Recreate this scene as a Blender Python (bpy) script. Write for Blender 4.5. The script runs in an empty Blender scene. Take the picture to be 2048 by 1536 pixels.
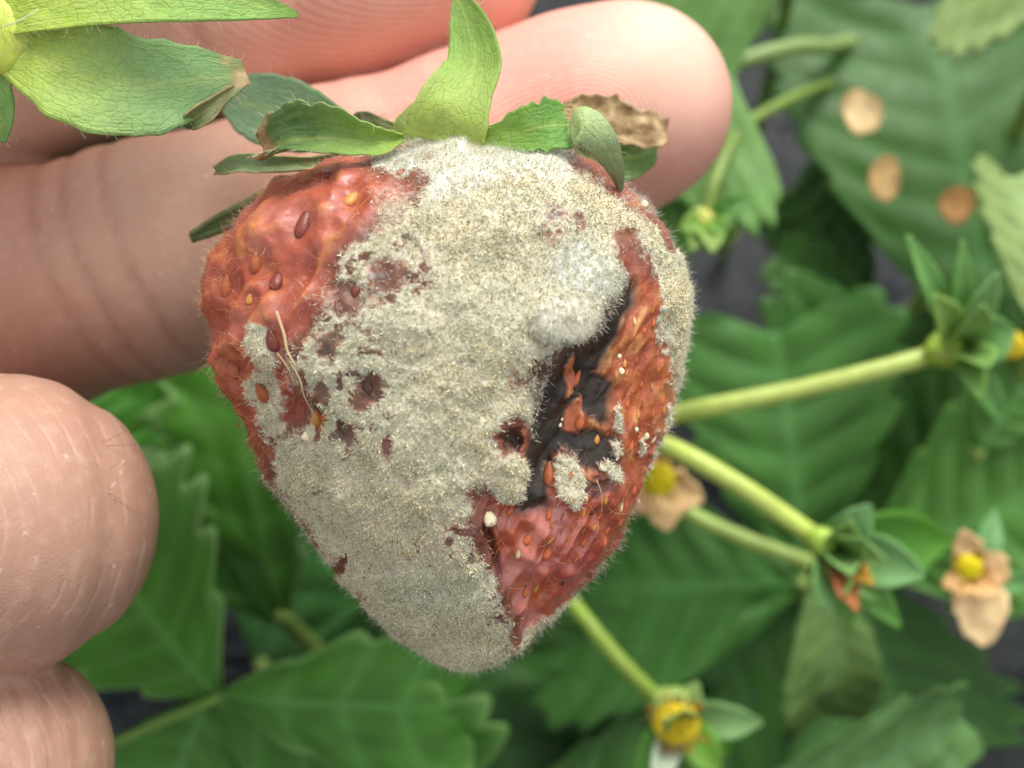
import bpy, math, random
import numpy as np
from mathutils import Matrix, Vector, Quaternion

rng = np.random.default_rng(7)
random.seed(7)
scene = bpy.context.scene
COL = scene.collection

# ------------------------------------------------------------------ camera, sky, sun, exposure
D0, FPX = 90.0, 2462.0                 # mm from the lens to the berry's middle; focal length in photo pixels
PITCH = math.radians(60)               # the lens looks down at the bed
GROUND_D = 215.0                       # mm along the axis to the ground
CAM = Vector((0, 0, GROUND_D * math.sin(PITCH) * .001))
FWD = Vector((0, math.cos(PITCH), -math.sin(PITCH)))
UPV = Vector((0, math.sin(PITCH), math.cos(PITCH)))
RK = Matrix(((1, 0, 0), tuple(UPV), tuple(-FWD))).transposed()      # columns: right, up, toward the lens
K0 = CAM + FWD * D0 * .001

cam = bpy.data.cameras.new('camera')
camo = bpy.data.objects.new('camera', cam); COL.objects.link(camo)
camo.matrix_world = Matrix.Translation(CAM) @ RK.to_4x4()
cam.sensor_width = 36; cam.lens = 36 * FPX / 2048
cam.clip_start = .005; cam.clip_end = 200
cam.dof.use_dof = True; cam.dof.focus_distance = .0815; cam.dof.aperture_fstop = 25
scene.camera = camo

SUN_EL, SUN_AZ = math.radians(58), math.radians(22)
w = bpy.data.worlds.new('World'); scene.world = w; w.use_nodes = True
nt = w.node_tree; nt.nodes.clear()
sky = nt.nodes.new('ShaderNodeTexSky'); sky.sky_type = 'NISHITA'; sky.sun_disc = False
sky.sun_elevation = SUN_EL; sky.sun_rotation = SUN_AZ; sky.dust_density = 3.0
hs = nt.nodes.new('ShaderNodeHueSaturation'); hs.inputs['Saturation'].default_value = .1
bg = nt.nodes.new('ShaderNodeBackground'); bg.inputs['Strength'].default_value = .148
wo = nt.nodes.new('ShaderNodeOutputWorld')
nt.links.new(sky.outputs[0], hs.inputs['Color']); nt.links.new(hs.outputs[0], bg.inputs[0]); nt.links.new(bg.outputs[0], wo.inputs[0])
sun = bpy.data.lights.new('sun', 'SUN'); sun.energy = 1.35; sun.angle = math.radians(28); sun.color = (1, .95, .86)
suno = bpy.data.objects.new('sun', sun); COL.objects.link(suno)
S = Vector((math.sin(SUN_AZ) * math.cos(SUN_EL), math.cos(SUN_AZ) * math.cos(SUN_EL), math.sin(SUN_EL)))
suno.rotation_euler = S.to_track_quat('Z', 'Y').to_euler(); suno.location = S * 2
scene.view_settings.view_transform = 'Standard'; scene.view_settings.look = 'None'
scene.view_settings.gamma = 1; scene.view_settings.use_curve_mapping = False
scene.view_settings.exposure = .82
scene.render.engine = 'CYCLES'
scene.cycles.use_denoising = True
scene.cycles.max_bounces = 7
scene.cycles.diffuse_bounces = 5
scene.cycles.use_adaptive_sampling = True
scene.cycles.adaptive_threshold = .025
scene.cycles.transparent_max_bounces = 8

# ------------------------------------------------------------------ maths helpers
def L(px, py, z):                      # photo pixel + height toward the lens (mm) -> bed-side frame K (mm)
    d = D0 - z
    return np.array([(px - 1024) * d / FPX, (768 - py) * d / FPX, z])
def Q(px, py, d): return L(px, py, D0 - d)
def project(p):
    d = D0 - p[:, 2]
    return np.stack([1024 + FPX * p[:, 0] / d, 768 - FPX * p[:, 1] / d], 1)
def k2w(p): return K0 + RK @ (Vector(p) * .001)
def nrm(v): return v / np.maximum(np.linalg.norm(v, axis=-1, keepdims=True), 1e-9)
def sst(a, b, x):
    t = np.clip((x - a) / (b - a), 0, 1); return t * t * (3 - 2 * t)
def hash3(i, j, k, seed):
    M = np.uint32
    h = (i.astype(np.int64) * 374761393 + j.astype(np.int64) * 668265263 + k.astype(np.int64) * 2147483647 + seed * 974634777) & 0xffffffff
    h = h.astype(np.uint64)
    h = ((h ^ (h >> np.uint64(13))) * np.uint64(1274126177)) & np.uint64(0xffffffff)
    h = ((h ^ (h >> np.uint64(16))) * np.uint64(2246822519)) & np.uint64(0xffffffff)
    return ((h ^ (h >> np.uint64(15))) & np.uint64(0xffffff)).astype(np.float64) / 0xffffff
def vnoise(p, seed=0):                 # value noise, -1..1
    p = np.asarray(p, float)
    if p.shape[1] == 2: p = np.concatenate([p, np.zeros((len(p), 1))], 1)
    f = np.floor(p).astype(np.int64); t = p - f; t = t * t * (3 - 2 * t)
    r = 0
    for a in (0, 1):
        wa = t[:, 0] if a else 1 - t[:, 0]
        for b in (0, 1):
            wb = t[:, 1] if b else 1 - t[:, 1]
            for c in (0, 1):
                wc = t[:, 2] if c else 1 - t[:, 2]
                r = r + wa * wb * wc * hash3(f[:, 0] + a, f[:, 1] + b, f[:, 2] + c, seed)
    return r * 2 - 1
def fbm(p, o=3, seed=0):
    r = 0; a = 1.0; s = 0
    p = np.asarray(p, float)
    for i in range(o):
        r = r + a * vnoise(p * 2 ** i, seed + i * 17); s += a; a *= .5
    return r / s
def sdpoly(P, poly):                   # signed distance to a polygon, negative inside
    poly = np.asarray(poly, float); n = len(poly)
    d = np.full(len(P), 1e18); s = np.ones(len(P))
    j = n - 1
    for i in range(n):
        e = poly[j] - poly[i]; wv = P - poly[i]
        t = np.clip((wv @ e) / (e @ e), 0, 1)[:, None]
        b = wv - e * t
        d = np.minimum(d, (b * b).sum(1))
        c1 = P[:, 1] >= poly[i, 1]; c2 = P[:, 1] < poly[j, 1]; c3 = e[0] * wv[:, 1] > e[1] * wv[:, 0]
        fl = (c1 & c2 & c3) | (~c1 & ~c2 & ~c3)
        s = np.where(fl, -s, s); j = i
    return s * np.sqrt(d)
def ell(P, cx, cy, rx, ry, ang=0):     # 0 at the centre, 1 on the rim
    a = math.radians(ang); x = P[:, 0] - cx; y = P[:, 1] - cy
    u = x * math.cos(a) + y * math.sin(a); v = -x * math.sin(a) + y * math.cos(a)
    return np.sqrt((u / rx) ** 2 + (v / ry) ** 2)
def spline(pts, n):                    # Catmull-Rom through the points
    pts = np.asarray(pts, float)
    if len(pts) == 2: return pts[0] + (pts[1] - pts[0]) * np.linspace(0, 1, n)[:, None]
    p = np.vstack([2 * pts[0] - pts[1], pts, 2 * pts[-1] - pts[-2]])
    x = np.linspace(0, len(pts) - 1 - 1e-9, n); i = x.astype(int); t = (x - i)[:, None]
    a, b, c, d = p[i], p[i + 1], p[i + 2], p[i + 3]
    return .5 * (2 * b + (c - a) * t + (2 * a - 5 * b + 4 * c - d) * t ** 2 + (3 * b - a - 3 * c + d) * t ** 3)
def srgb(r, g, b):
    f = lambda c: (c / 255 / 12.92) if c / 255 <= .04045 else ((c / 255 + .055) / 1.055) ** 2.4
    return np.array([f(r), f(g), f(b)])
def mixc(a, b, t): return a + (b - a) * np.asarray(t)[..., None]

# ------------------------------------------------------------------ object helpers
def mesh_from(name, V, F, col=None, uv=None, attrs=None, smooth=True):
    V = np.asarray(V, np.float32); me = bpy.data.meshes.new(name)
    if not isinstance(F, (list, tuple)): F = [F]
    F = [np.asarray(f, np.int32) for f in F if len(f)]
    me.vertices.add(len(V)); me.vertices.foreach_set('co', V.ravel())
    nl = sum(f.size for f in F); npoly = sum(len(f) for f in F)
    me.loops.add(nl); me.polygons.add(npoly)
    vi = np.concatenate([f.ravel() for f in F])
    me.loops.foreach_set('vertex_index', vi)
    st = []; o = 0
    for f in F:
        st.append(o + np.arange(len(f)) * f.shape[1]); o += f.size
    me.polygons.foreach_set('loop_start', np.concatenate(st).astype(np.int32))
    me.update(calc_edges=True); me.validate()
    if smooth: me.polygons.foreach_set('use_smooth', np.ones(len(me.polygons), bool))
    if col is not None:
        c = np.ones((len(V), 4), np.float32); c[:, :3] = col
        a = me.color_attributes.new('Col', 'FLOAT_COLOR', 'POINT'); a.data.foreach_set('color', c.ravel())
    if attrs:
        for k, v in attrs.items():
            a = me.attributes.new(k, 'FLOAT', 'POINT'); a.data.foreach_set('value', np.asarray(v, np.float32))
    if uv is not None:
        u = me.uv_layers.new(name='UVMap')
        lv = np.empty(len(me.loops), np.int32); me.loops.foreach_get('vertex_index', lv)
        u.data.foreach_set('uv', np.asarray(uv, np.float32)[lv].ravel())
    return me
class Thing:
    """an Empty (or nothing yet) at a K-frame base, whose parts are meshes in K millimetres"""
    def __init__(s, name, base, label, cat, group=None):
        s.base = np.asarray(base, float)
        s.o = bpy.data.objects.new(name, None); COL.objects.link(s.o)
        s.o.empty_display_size = .005
        s.o.matrix_world = Matrix.Translation(k2w(base)) @ RK.to_4x4()
        s.o['label'] = label; s.o['category'] = cat
        if group: s.o['group'] = group
    def part(s, name, V, F, mat, parent=None, label=None, kind=None, solid=0, **kw):
        me = mesh_from(name, (np.asarray(V) - s.base) * .001, F, **kw)
        me.materials.append(mat)
        o = bpy.data.objects.new(name, me); COL.objects.link(o); o.parent = parent or s.o
        if solid:
            m = o.modifiers.new('thickness', 'SOLIDIFY'); m.thickness = solid * .001; m.offset = 0
        if label: o['label'] = label
        if kind: o['kind'] = kind
        return o
def single(name, base, V, F, mat, label, cat, group=None, solid=0, kind=None, **kw):
    base = np.asarray(base, float)
    me = mesh_from(name, (np.asarray(V) - base) * .001, F, **kw); me.materials.append(mat)
    o = bpy.data.objects.new(name, me); COL.objects.link(o)
    o.matrix_world = Matrix.Translation(k2w(base)) @ RK.to_4x4()
    if solid:
        m = o.modifiers.new('thickness', 'SOLIDIFY'); m.thickness = solid * .001; m.offset = 0
    if kind: o['kind'] = kind
    else: o['label'] = label; o['category'] = cat
    if group: o['group'] = group
    return o
def grid_faces(nu, nv, wrap_v=False):
    i = np.arange(nu - 1)[:, None]; j = np.arange(nv if wrap_v else nv - 1)[None, :]
    j2 = (j + 1) % nv
    f = np.stack([i * nv + j, (i + 1) * nv + j, (i + 1) * nv + j2, i * nv + j2], -1)
    return f.reshape(-1, 4)

# ------------------------------------------------------------------ materials
class NT:
    def __init__(s, name):
        s.m = bpy.data.materials.new(name); s.m.use_nodes = True; s.t = s.m.node_tree; s.t.nodes.clear()
        s.out = s.n('ShaderNodeOutputMaterial')
    def n(s, typ, **kw):
        nd = s.t.nodes.new(typ)
        for k, v in kw.items(): setattr(nd, k, v)
        return nd
    def l(s, a, b): s.t.links.new(a, b)
    def attr(s, name): return s.n('ShaderNodeAttribute', attribute_name=name)
    def val(s, sock, v):
        if hasattr(v, 'is_linked') or hasattr(v, 'links'): s.l(v, sock)
        else: sock.default_value = v
    def math(s, op, a, b=0.0, c=0.0):
        nd = s.n('ShaderNodeMath', operation=op)
        s.val(nd.inputs[0], a); s.val(nd.inputs[1], b); s.val(nd.inputs[2], c); return nd.outputs[0]
    def noise(s, scale, detail=3, rough=.55, vec=None, dist=0):
        nd = s.n('ShaderNodeTexNoise'); nd.inputs['Scale'].default_value = scale; nd.inputs['Detail'].default_value = detail
        nd.inputs['Roughness'].default_value = rough; nd.inputs['Distortion'].default_value = dist
        s.l(vec if vec is not None else s.obj(), nd.inputs['Vector']); return nd.outputs['Fac']
    def obj(s):
        if not hasattr(s, '_o'): s._o = s.n('ShaderNodeTexCoord')
        return s._o.outputs['Object']
    def ramp(s, f, a, b, c0=0.0, c1=1.0):
        nd = s.n('ShaderNodeMapRange', interpolation_type='SMOOTHSTEP')
        s.val(nd.inputs[0], f); nd.inputs[1].default_value = a; nd.inputs[2].default_value = b
        nd.inputs[3].default_value = c0; nd.inputs[4].default_value = c1; return nd.outputs[0]
    def mix(s, f, a, b, mode='MIX'):
        nd = s.n('ShaderNodeMix', data_type='RGBA', blend_type=mode)
        s.val(nd.inputs[0], f)
        for sock, v in ((nd.inputs[6], a), (nd.inputs[7], b)):
            if hasattr(v, 'links'): s.l(v, sock)
            else: sock.default_value = (*v, 1)
        return nd.outputs[2]
    def bump(s, h, dist, strength=1.0, normal=None):
        nd = s.n('ShaderNodeBump'); nd.inputs['Strength'].default_value = strength; nd.inputs['Distance'].default_value = dist
        s.l(h, nd.inputs['Height'])
        if normal is not None: s.l(normal, nd.inputs['Normal'])
        return nd.outputs[0]
    def bsdf(s, col, rough=.5, normal=None, sss=0, sss_scale=.001, radius=(1, .3, .15), spec=.5, coat=0):
        b = s.n('ShaderNodeBsdfPrincipled')
        if hasattr(col, 'links'): s.l(col, b.inputs['Base Color'])
        else: b.inputs['Base Color'].default_value = (*col, 1)
        s.val(b.inputs['Roughness'], rough)
        if normal is not None: s.l(normal, b.inputs['Normal'])
        b.inputs['Specular IOR Level'].default_value = spec
        if sss:
            s.val(b.inputs['Subsurface Weight'], sss); b.inputs['Subsurface Scale'].default_value = sss_scale
            b.inputs['Subsurface Radius'].default_value = radius
        if coat: s.val(b.inputs['Coat Weight'], coat); b.inputs['Coat Roughness'].default_value = .16
        return b.outputs[0]
    def leafy(s, surf, col, amount, normal=None):
        tr = s.n('ShaderNodeBsdfTranslucent')
        if hasattr(col, 'links'): s.l(col, tr.inputs[0])
        else: tr.inputs[0].default_value = (*col, 1)
        mx = s.n('ShaderNodeMixShader'); mx.inputs[0].default_value = amount
        s.l(surf, mx.inputs[1]); s.l(tr.outputs[0], mx.inputs[2]); return mx.outputs[0]
    def done(s, surf): s.l(surf, s.out.inputs[0]); return s.m

def mat_leaf():
    t = NT('leaf_blade'); c = t.attr('Col').outputs['Color']
    n1 = t.noise(400, 4); n2 = t.noise(2500, 2)
    c2 = t.mix(t.ramp(n1, .3, .7), c, t.mix(.25, c, (.10, .17, .06)))
    h = t.math('ADD', t.math('MULTIPLY', n1, .6), t.math('MULTIPLY', n2, .3))
    nb = t.bump(h, .0006, .5)
    s = t.bsdf(c2, t.ramp(n1, .2, .8, .36, .56), nb, spec=.3)
    return t.done(t.leafy(s, t.mix(.3, c, (.16, .30, .05)), .15))
def mat_sepal():                       # sharp, near blades: netted veins from stretched cells
    t = NT('sepal_blade'); c = t.attr('Col').outputs['Color']
    uv = t.n('ShaderNodeUVMap').outputs[0]
    nz = t.n('ShaderNodeTexNoise'); nz.inputs['Scale'].default_value = 1.2; nz.inputs['Detail'].default_value = 3; t.l(uv, nz.inputs['Vector'])
    va = t.n('ShaderNodeVectorMath', operation='MULTIPLY_ADD'); t.l(nz.outputs['Color'], va.inputs[0]); va.inputs[1].default_value = (.9, .9, 0); t.l(uv, va.inputs[2])
    vo = t.n('ShaderNodeTexVoronoi', feature='DISTANCE_TO_EDGE'); vo.inputs['Scale'].default_value = 1.25; t.l(va.outputs[0], vo.inputs['Vector'])
    net = t.ramp(vo.outputs['Distance'], .0, .12)
    n1 = t.noise(900, 4); fine = t.noise(6000, 2)
    dry = t.attr('dry').outputs['Fac']
    lines = t.n('ShaderNodeMapping'); lines.inputs['Scale'].default_value = (.35, 3.2, 1); t.l(uv, lines.inputs[0])
    ln = t.n('ShaderNodeTexNoise'); ln.inputs['Scale'].default_value = 1.6; ln.inputs['Detail'].default_value = 3; t.l(lines.outputs[0], ln.inputs['Vector'])
    green = t.mix(t.math('MULTIPLY', t.math('SUBTRACT', 1.0, net), .17), c, t.mix(.75, c, (.03, .07, .02)))
    green = t.mix(t.ramp(ln.outputs[0], .35, .7, 0, .35), green, t.mix(.6, c, (.42, .52, .16)))
    green = t.mix(t.ramp(n1, .35, .75, 0, .4), green, t.mix(.5, c, (.30, .42, .22)))
    dcol = t.mix(t.ramp(n1, .25, .8), (.24, .13, .045), (.66, .50, .26))
    c2 = t.mix(t.ramp(t.math('ADD', dry, t.math('MULTIPLY', t.math('SUBTRACT', n1, .5), .7)), .35, .65), green, dcol)
    h = t.math('ADD', t.math('MULTIPLY', net, .16), t.math('ADD', t.math('MULTIPLY', fine, .25), t.math('MULTIPLY', ln.outputs[0], .5)))
    nb = t.bump(h, .00022, .75)
    s = t.bsdf(c2, t.ramp(n1, .2, .8, .42, .62), nb, spec=.4)
    return t.done(t.leafy(s, t.mix(.4, c2, (.25, .4, .03)), .16))
def mat_stem():
    t = NT('pedicel_skin'); c = t.attr('Col').outputs['Color']; n = t.noise(700, 3)
    s = t.bsdf(t.mix(t.ramp(n, .3, .7, 0, .3), c, (.22, .22, .04)), .45, t.bump(n, .0003, .4), sss=.1, sss_scale=.001)
    return t.done(s)
def mat_vcol(name, rough=.7, trans=0, nscale=1500, bump=.0002, spec=.3):
    t = NT(name); c = t.attr('Col').outputs['Color']; n = t.noise(nscale, 3)
    c2 = t.mix(t.ramp(n, .25, .75, 0, .3), c, t.mix(1.0, c, (.9, .82, .7), 'MULTIPLY'))
    s = t.bsdf(c2, rough, t.bump(n, bump, .6), spec=spec)
    return t.done(t.leafy(s, c, trans) if trans else s)
def mat_fibre(name, rough=.8, trans=.25):
    t = NT(name); c = t.attr('Col').outputs['Color']
    if not trans:
        df = t.n('ShaderNodeBsdfDiffuse'); t.l(c, df.inputs[0]); return t.done(df.outputs[0])
    return t.done(t.leafy(t.bsdf(c, rough, spec=.2), c, trans))
def mat_skin():
    t = NT('human_skin'); c = t.attr('Col').outputs['Color']
    n1 = t.noise(160, 4); n2 = t.noise(900, 3); n3 = t.noise(4200, 2)
    c1 = t.mix(t.ramp(n1, .3, .72, 0, .38), c, t.mix(.5, c, (.56, .25, .19)))
    c1 = t.mix(t.ramp(n2, .45, .8, 0, .3), c1, t.mix(.5, c, (.85, .66, .52)))
    flake = t.ramp(t.noise(1400, 1, .3), .735, .78)
    c1 = t.mix(t.math('MULTIPLY', flake, .22), c1, (.9, .8, .72))
    # fingerprint ridges, evenly spaced
    ph = t.math('ADD', t.attr('ridge').outputs['Fac'], t.math('MULTIPLY', t.noise(150, 2), 9.0))
    rs = t.math('MULTIPLY', t.math('SINE', ph), t.attr('ridge_amount').outputs['Fac'])
    # knuckle lines, narrow and irregular
    cp = t.math('ADD', t.attr('line').outputs['Fac'], t.math('MULTIPLY', t.noise(130, 2), .9))
    fr = t.math('ABSOLUTE', t.math('SUBTRACT', t.math('FRACT', cp), .5))
    gap = t.ramp(t.noise(210, 3), .42, .62)
    lm = t.math('MULTIPLY', t.math('MULTIPLY', t.ramp(fr, .0, .22, 1, 0), t.attr('line_amount').outputs['Fac']), gap)
    fl = t.math('ABSOLUTE', t.math('SUBTRACT', t.math('FRACT', t.math('MULTIPLY', cp, 2.7)), .5))
    lm2 = t.math('MULTIPLY', t.math('MULTIPLY', t.ramp(fl, .0, .16, 1, 0), t.attr('line_amount').outputs['Fac']), t.ramp(n1, .45, .6))
    c2 = t.mix(t.math('MULTIPLY', lm, .12), c1, (.80, .58, .50))
    c2 = t.mix(t.math('MULTIPLY', t.attr('crease').outputs['Fac'], .4), c2, (.36, .10, .07))
    c2 = t.mix(t.math('MULTIPLY', t.math('ADD', rs, t.attr('ridge_amount').outputs['Fac']), .09), c2, (.95, .83, .70))
    h = t.math('ADD', t.math('MULTIPLY', rs, .17), t.math('ADD', t.math('MULTIPLY', n3, .32), t.math('MULTIPLY', n2, .35)))
    h = t.math('ADD', h, t.math('ADD', t.math('MULTIPLY', lm, -.5), t.math('MULTIPLY', lm2, -.12)))
    vo = t.n('ShaderNodeTexVoronoi', feature='DISTANCE_TO_EDGE'); vo.inputs['Scale'].default_value = 3000; t.l(t.obj(), vo.inputs['Vector'])
    micro = t.math('MULTIPLY', t.ramp(vo.outputs['Distance'], 0, .12), t.math('SUBTRACT', .13, t.math('MULTIPLY', t.attr('ridge_amount').outputs['Fac'], .11)))
    h = t.math('ADD', h, t.math('ADD', micro, t.math('MULTIPLY', t.attr('crease').outputs['Fac'], -1.6)))
    nb = t.bump(h, .00009, .8)
    s = t.bsdf(c2, t.ramp(n2, .2, .8, .42, .56), nb, sss=.3, sss_scale=.0014, radius=(1, .42, .26), spec=.4)
    return t.done(s)
def mat_berry():
    t = NT('strawberry_flesh'); c = t.attr('Col').outputs['Color']; mo = t.attr('mould').outputs['Fac']; wet = t.attr('wet').outputs['Fac']
    n1 = t.noise(520, 4, .6); n2 = t.noise(2600, 3, .6); n3 = t.noise(8000, 2)
    c1 = t.mix(t.ramp(n1, .3, .7, 0, .6), c, t.mix(1.0, c, (1.12, .82, .55), 'MULTIPLY'))
    c1 = t.mix(t.ramp(n2, .5, .75, 0, .6), c1, t.mix(1.0, c, (1.35, 1.6, 1.7), 'MULTIPLY'))
    mf = t.ramp(t.math('ADD', mo, t.math('MULTIPLY', t.math('SUBTRACT', n2, .5), 1.0)), .22, .74)
    mcol = t.mix(t.ramp(n1, .3, .7), (.50, .485, .36), (.67, .63, .475))
    mcol = t.mix(t.ramp(n3, .4, .75), mcol, (.34, .305, .22))
    white = t.attr('white').outputs['Fac']
    mcol = t.mix(t.ramp(t.math('ADD', white, t.math('MULTIPLY', t.math('SUBTRACT', n1, .5), .5)), .25, .85), mcol, (.80, .80, .72))
    c2 = t.mix(mf, c1, mcol)
    h = t.math('ADD', t.math('MULTIPLY', n1, .7), t.math('ADD', t.math('MULTIPLY', n2, .35), t.math('MULTIPLY', t.math('MULTIPLY', n3, mf), .5)))
    nb = t.bump(h, .0002, .55)
    rough = t.math('ADD', t.math('MULTIPLY', mf, .55), t.ramp(wet, 0, 1, .5, .28))
    s = t.bsdf(c2, rough, nb, sss=t.math('MULTIPLY', t.math('SUBTRACT', 1.0, mf), .22), sss_scale=.0013, radius=(1, .5, .32), spec=.5,
               coat=t.math('MULTIPLY', t.math('SUBTRACT', 1.0, mf), t.math('MULTIPLY', wet, 1.0)))
    return t.done(s)
def mat_film():
    t = NT('black_mulch_film'); n1 = t.noise(30, 4); n2 = t.noise(260, 4)
    c = t.mix(t.ramp(n2, .4, .8, 0, .6), (.004, .007, .009), (.008, .011, .013))
    dirt = t.ramp(t.noise(90, 5),   .6, .76, 0, .3)
    c = t.mix(dirt, c, (.014, .012, .010))
    h = t.math('ADD', n1, t.math('MULTIPLY', n2, .2))
    return t.done(t.bsdf(c, t.ramp(n1, .3, .7, .3, .5), t.bump(h, .01, .5), spec=.14))

M_LEAF, M_SEPAL, M_STEM, M_SKIN, M_BERRY, M_FILM = mat_leaf(), mat_sepal(), mat_stem(), mat_skin(), mat_berry(), mat_film()
M_PETAL = mat_vcol('withered_petal', .75, .2, 700)
M_CENTRE = mat_vcol('flower_centre', .7, 0, 2500, .0004)
M_ACHENE = mat_vcol('achene_shell', .42, 0, 2200, .00008, .5)
M_MOULD = mat_fibre('mould_threads', .9, 0)
M_HAIR = mat_fibre('fine_hair', .5, .35)
M_FLAKE = mat_vcol('dry_flake', .8, 0, 2000)

# ------------------------------------------------------------------ shape builders (K millimetres)
def tube(pts, rad, n=40, seg=10, cols=None, cap=True):
    P = spline(pts, n); r = np.interp(np.linspace(0, 1, n), np.linspace(0, 1, len(rad)), rad)
    T = nrm(np.gradient(P, axis=0)); a = np.array([.3, .2, 1.0]); N = nrm(np.cross(T, a)); B = np.cross(T, N)
    th = np.linspace(0, 2 * np.pi, seg, endpoint=False)
    V = P[:, None] + r[:, None, None] * (np.cos(th)[None, :, None] * N[:, None] + np.sin(th)[None, :, None] * B[:, None])
    F = grid_faces(n, seg, True); V = V.reshape(-1, 3)
    if cap:
        V = np.vstack([V, P[0] - T[0] * r[0] * .5, P[-1] + T[-1] * r[-1] * .5]); a0 = n * seg
        j = np.arange(seg); j2 = (j + 1) % seg
        tri = np.concatenate([np.stack([np.full(seg, a0), j, j2], 1), np.stack([np.full(seg, a0 + 1), (n - 1) * seg + j2, (n - 1) * seg + j], 1)])
        return V, [F, tri]
    return V, [F]
def tubecol(V, c, seed=0, var=.25):
    n = fbm(np.asarray(V) * .25, 2, seed)
    return np.clip(np.asarray(c)[None] * (1 + var * n[:, None]), 0, 1)
def fibres(P, Dr, ln, r0, r1, curl, seg=3, sides=3, C=None):
    """a bundle of curved tapered threads as one mesh; r0 root radius, r1 tip radius, arrays of length N"""
    N = len(P); Dr = nrm(Dr)
    rv = nrm(rng.normal(size=(N, 3))); side = nrm(np.cross(Dr, rv)); oth = np.cross(Dr, side)
    s = np.linspace(0, 1, seg + 1)
    bend = side * curl[:, None]
    pts = P[:, None] + ln[:, None, None] * (Dr[:, None] * (s[None, :, None] - .35 * np.abs(curl)[:, None, None] * s[None, :, None] ** 2) + bend[:, None] * (s ** 2)[None, :, None])
    rad = r0[:, None] + (r1 - r0)[:, None] * s[None]
    th = np.linspace(0, 2 * np.pi, sides, endpoint=False)
    V = pts[:, :, None] + rad[:, :, None, None] * (np.cos(th)[None, None, :, None] * side[:, None, None] + np.sin(th)[None, None, :, None] * oth[:, None, None])
    per = (seg + 1) * sides
    f = grid_faces(seg + 1, sides, True); F = (f[None] + (np.arange(N) * per)[:, None, None]).reshape(-1, 4)
    cap = np.arange(sides) + seg * sides
    tri = (cap[None, :3] + (np.arange(N) * per)[:, None])
    col = None if C is None else np.repeat(C, per, axis=0)
    return V.reshape(-1, 3), [F, tri], col
def blade(ctrl, width, roll=0, camber=0, ns=44, ntv=15, colf=None, ragged=0, wrinkle=0, seed=0, profile=None, edge_roll=0, tooth=0):
    """a sepal or petal: control points (K mm), full width mm, roll in degrees (scalar or list along it)"""
    P = spline(ctrl, ns); s = np.linspace(0, 1, ns); T = nrm(np.gradient(P, axis=0))
    zk = np.array([0, 0, 1.0]); side = nrm(np.cross(T, zk)); up = np.cross(side, T)
    ro = np.radians(np.interp(s, np.linspace(0, 1, np.size(roll)), np.atleast_1d(roll)) if np.size(roll) > 1 else np.full(ns, roll))
    sd = side * np.cos(ro)[:, None] + up * np.sin(ro)[:, None]; n = np.cross(sd, T)
    if profile is None: profile = [.35, .75, 1, .95, .62, .04]
    pr = np.interp(s, np.linspace(0, 1, len(profile)), profile)
    k = np.ones(5) / 5; pp = np.convolve(np.pad(pr, 2, mode='edge'), k, 'valid'); pr = pp
    tv = np.linspace(-1, 1, ntv); hw = width / 2 * pr
    S, Tt = np.meshgrid(s, tv, indexing='ij')
    W = np.repeat(hw[:, None], ntv, 1)
    if ragged or tooth:
        e = fbm(np.stack([S.ravel() * 14, np.sign(Tt).ravel() * 7 + seed], 1), 2, seed).reshape(S.shape)
        W = W * (1 + ragged * e * np.abs(Tt) ** 2)
    wl = np.sqrt((S * 0 + W) ** 2)
    h = camber * W * (Tt ** 2)
    if edge_roll: h = h + edge_roll * W * np.clip(np.abs(Tt) - .55, 0, 1) ** 2 * 5
    if wrinkle:
        Pp = P[:, None] + sd[:, None] * (Tt * W)[..., None]
        h = h + wrinkle * fbm(Pp.reshape(-1, 3) * .55 + seed * 3.1, 3, seed).reshape(S.shape)
    V = P[:, None] + sd[:, None] * (Tt * W * (1 - .12 * abs(camber)))[..., None] + n[:, None] * h[..., None]
    length = np.linalg.norm(np.diff(P, axis=0), axis=1).sum()
    uv = np.stack([S.ravel() * length, Tt.ravel() * width / 2], 1)
    Vf = V.reshape(-1, 3)
    col = colf(S.ravel(), Tt.ravel(), Vf) if colf else None
    return Vf, grid_faces(ns, ntv), uv, col, S.ravel(), Tt.ravel()
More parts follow.
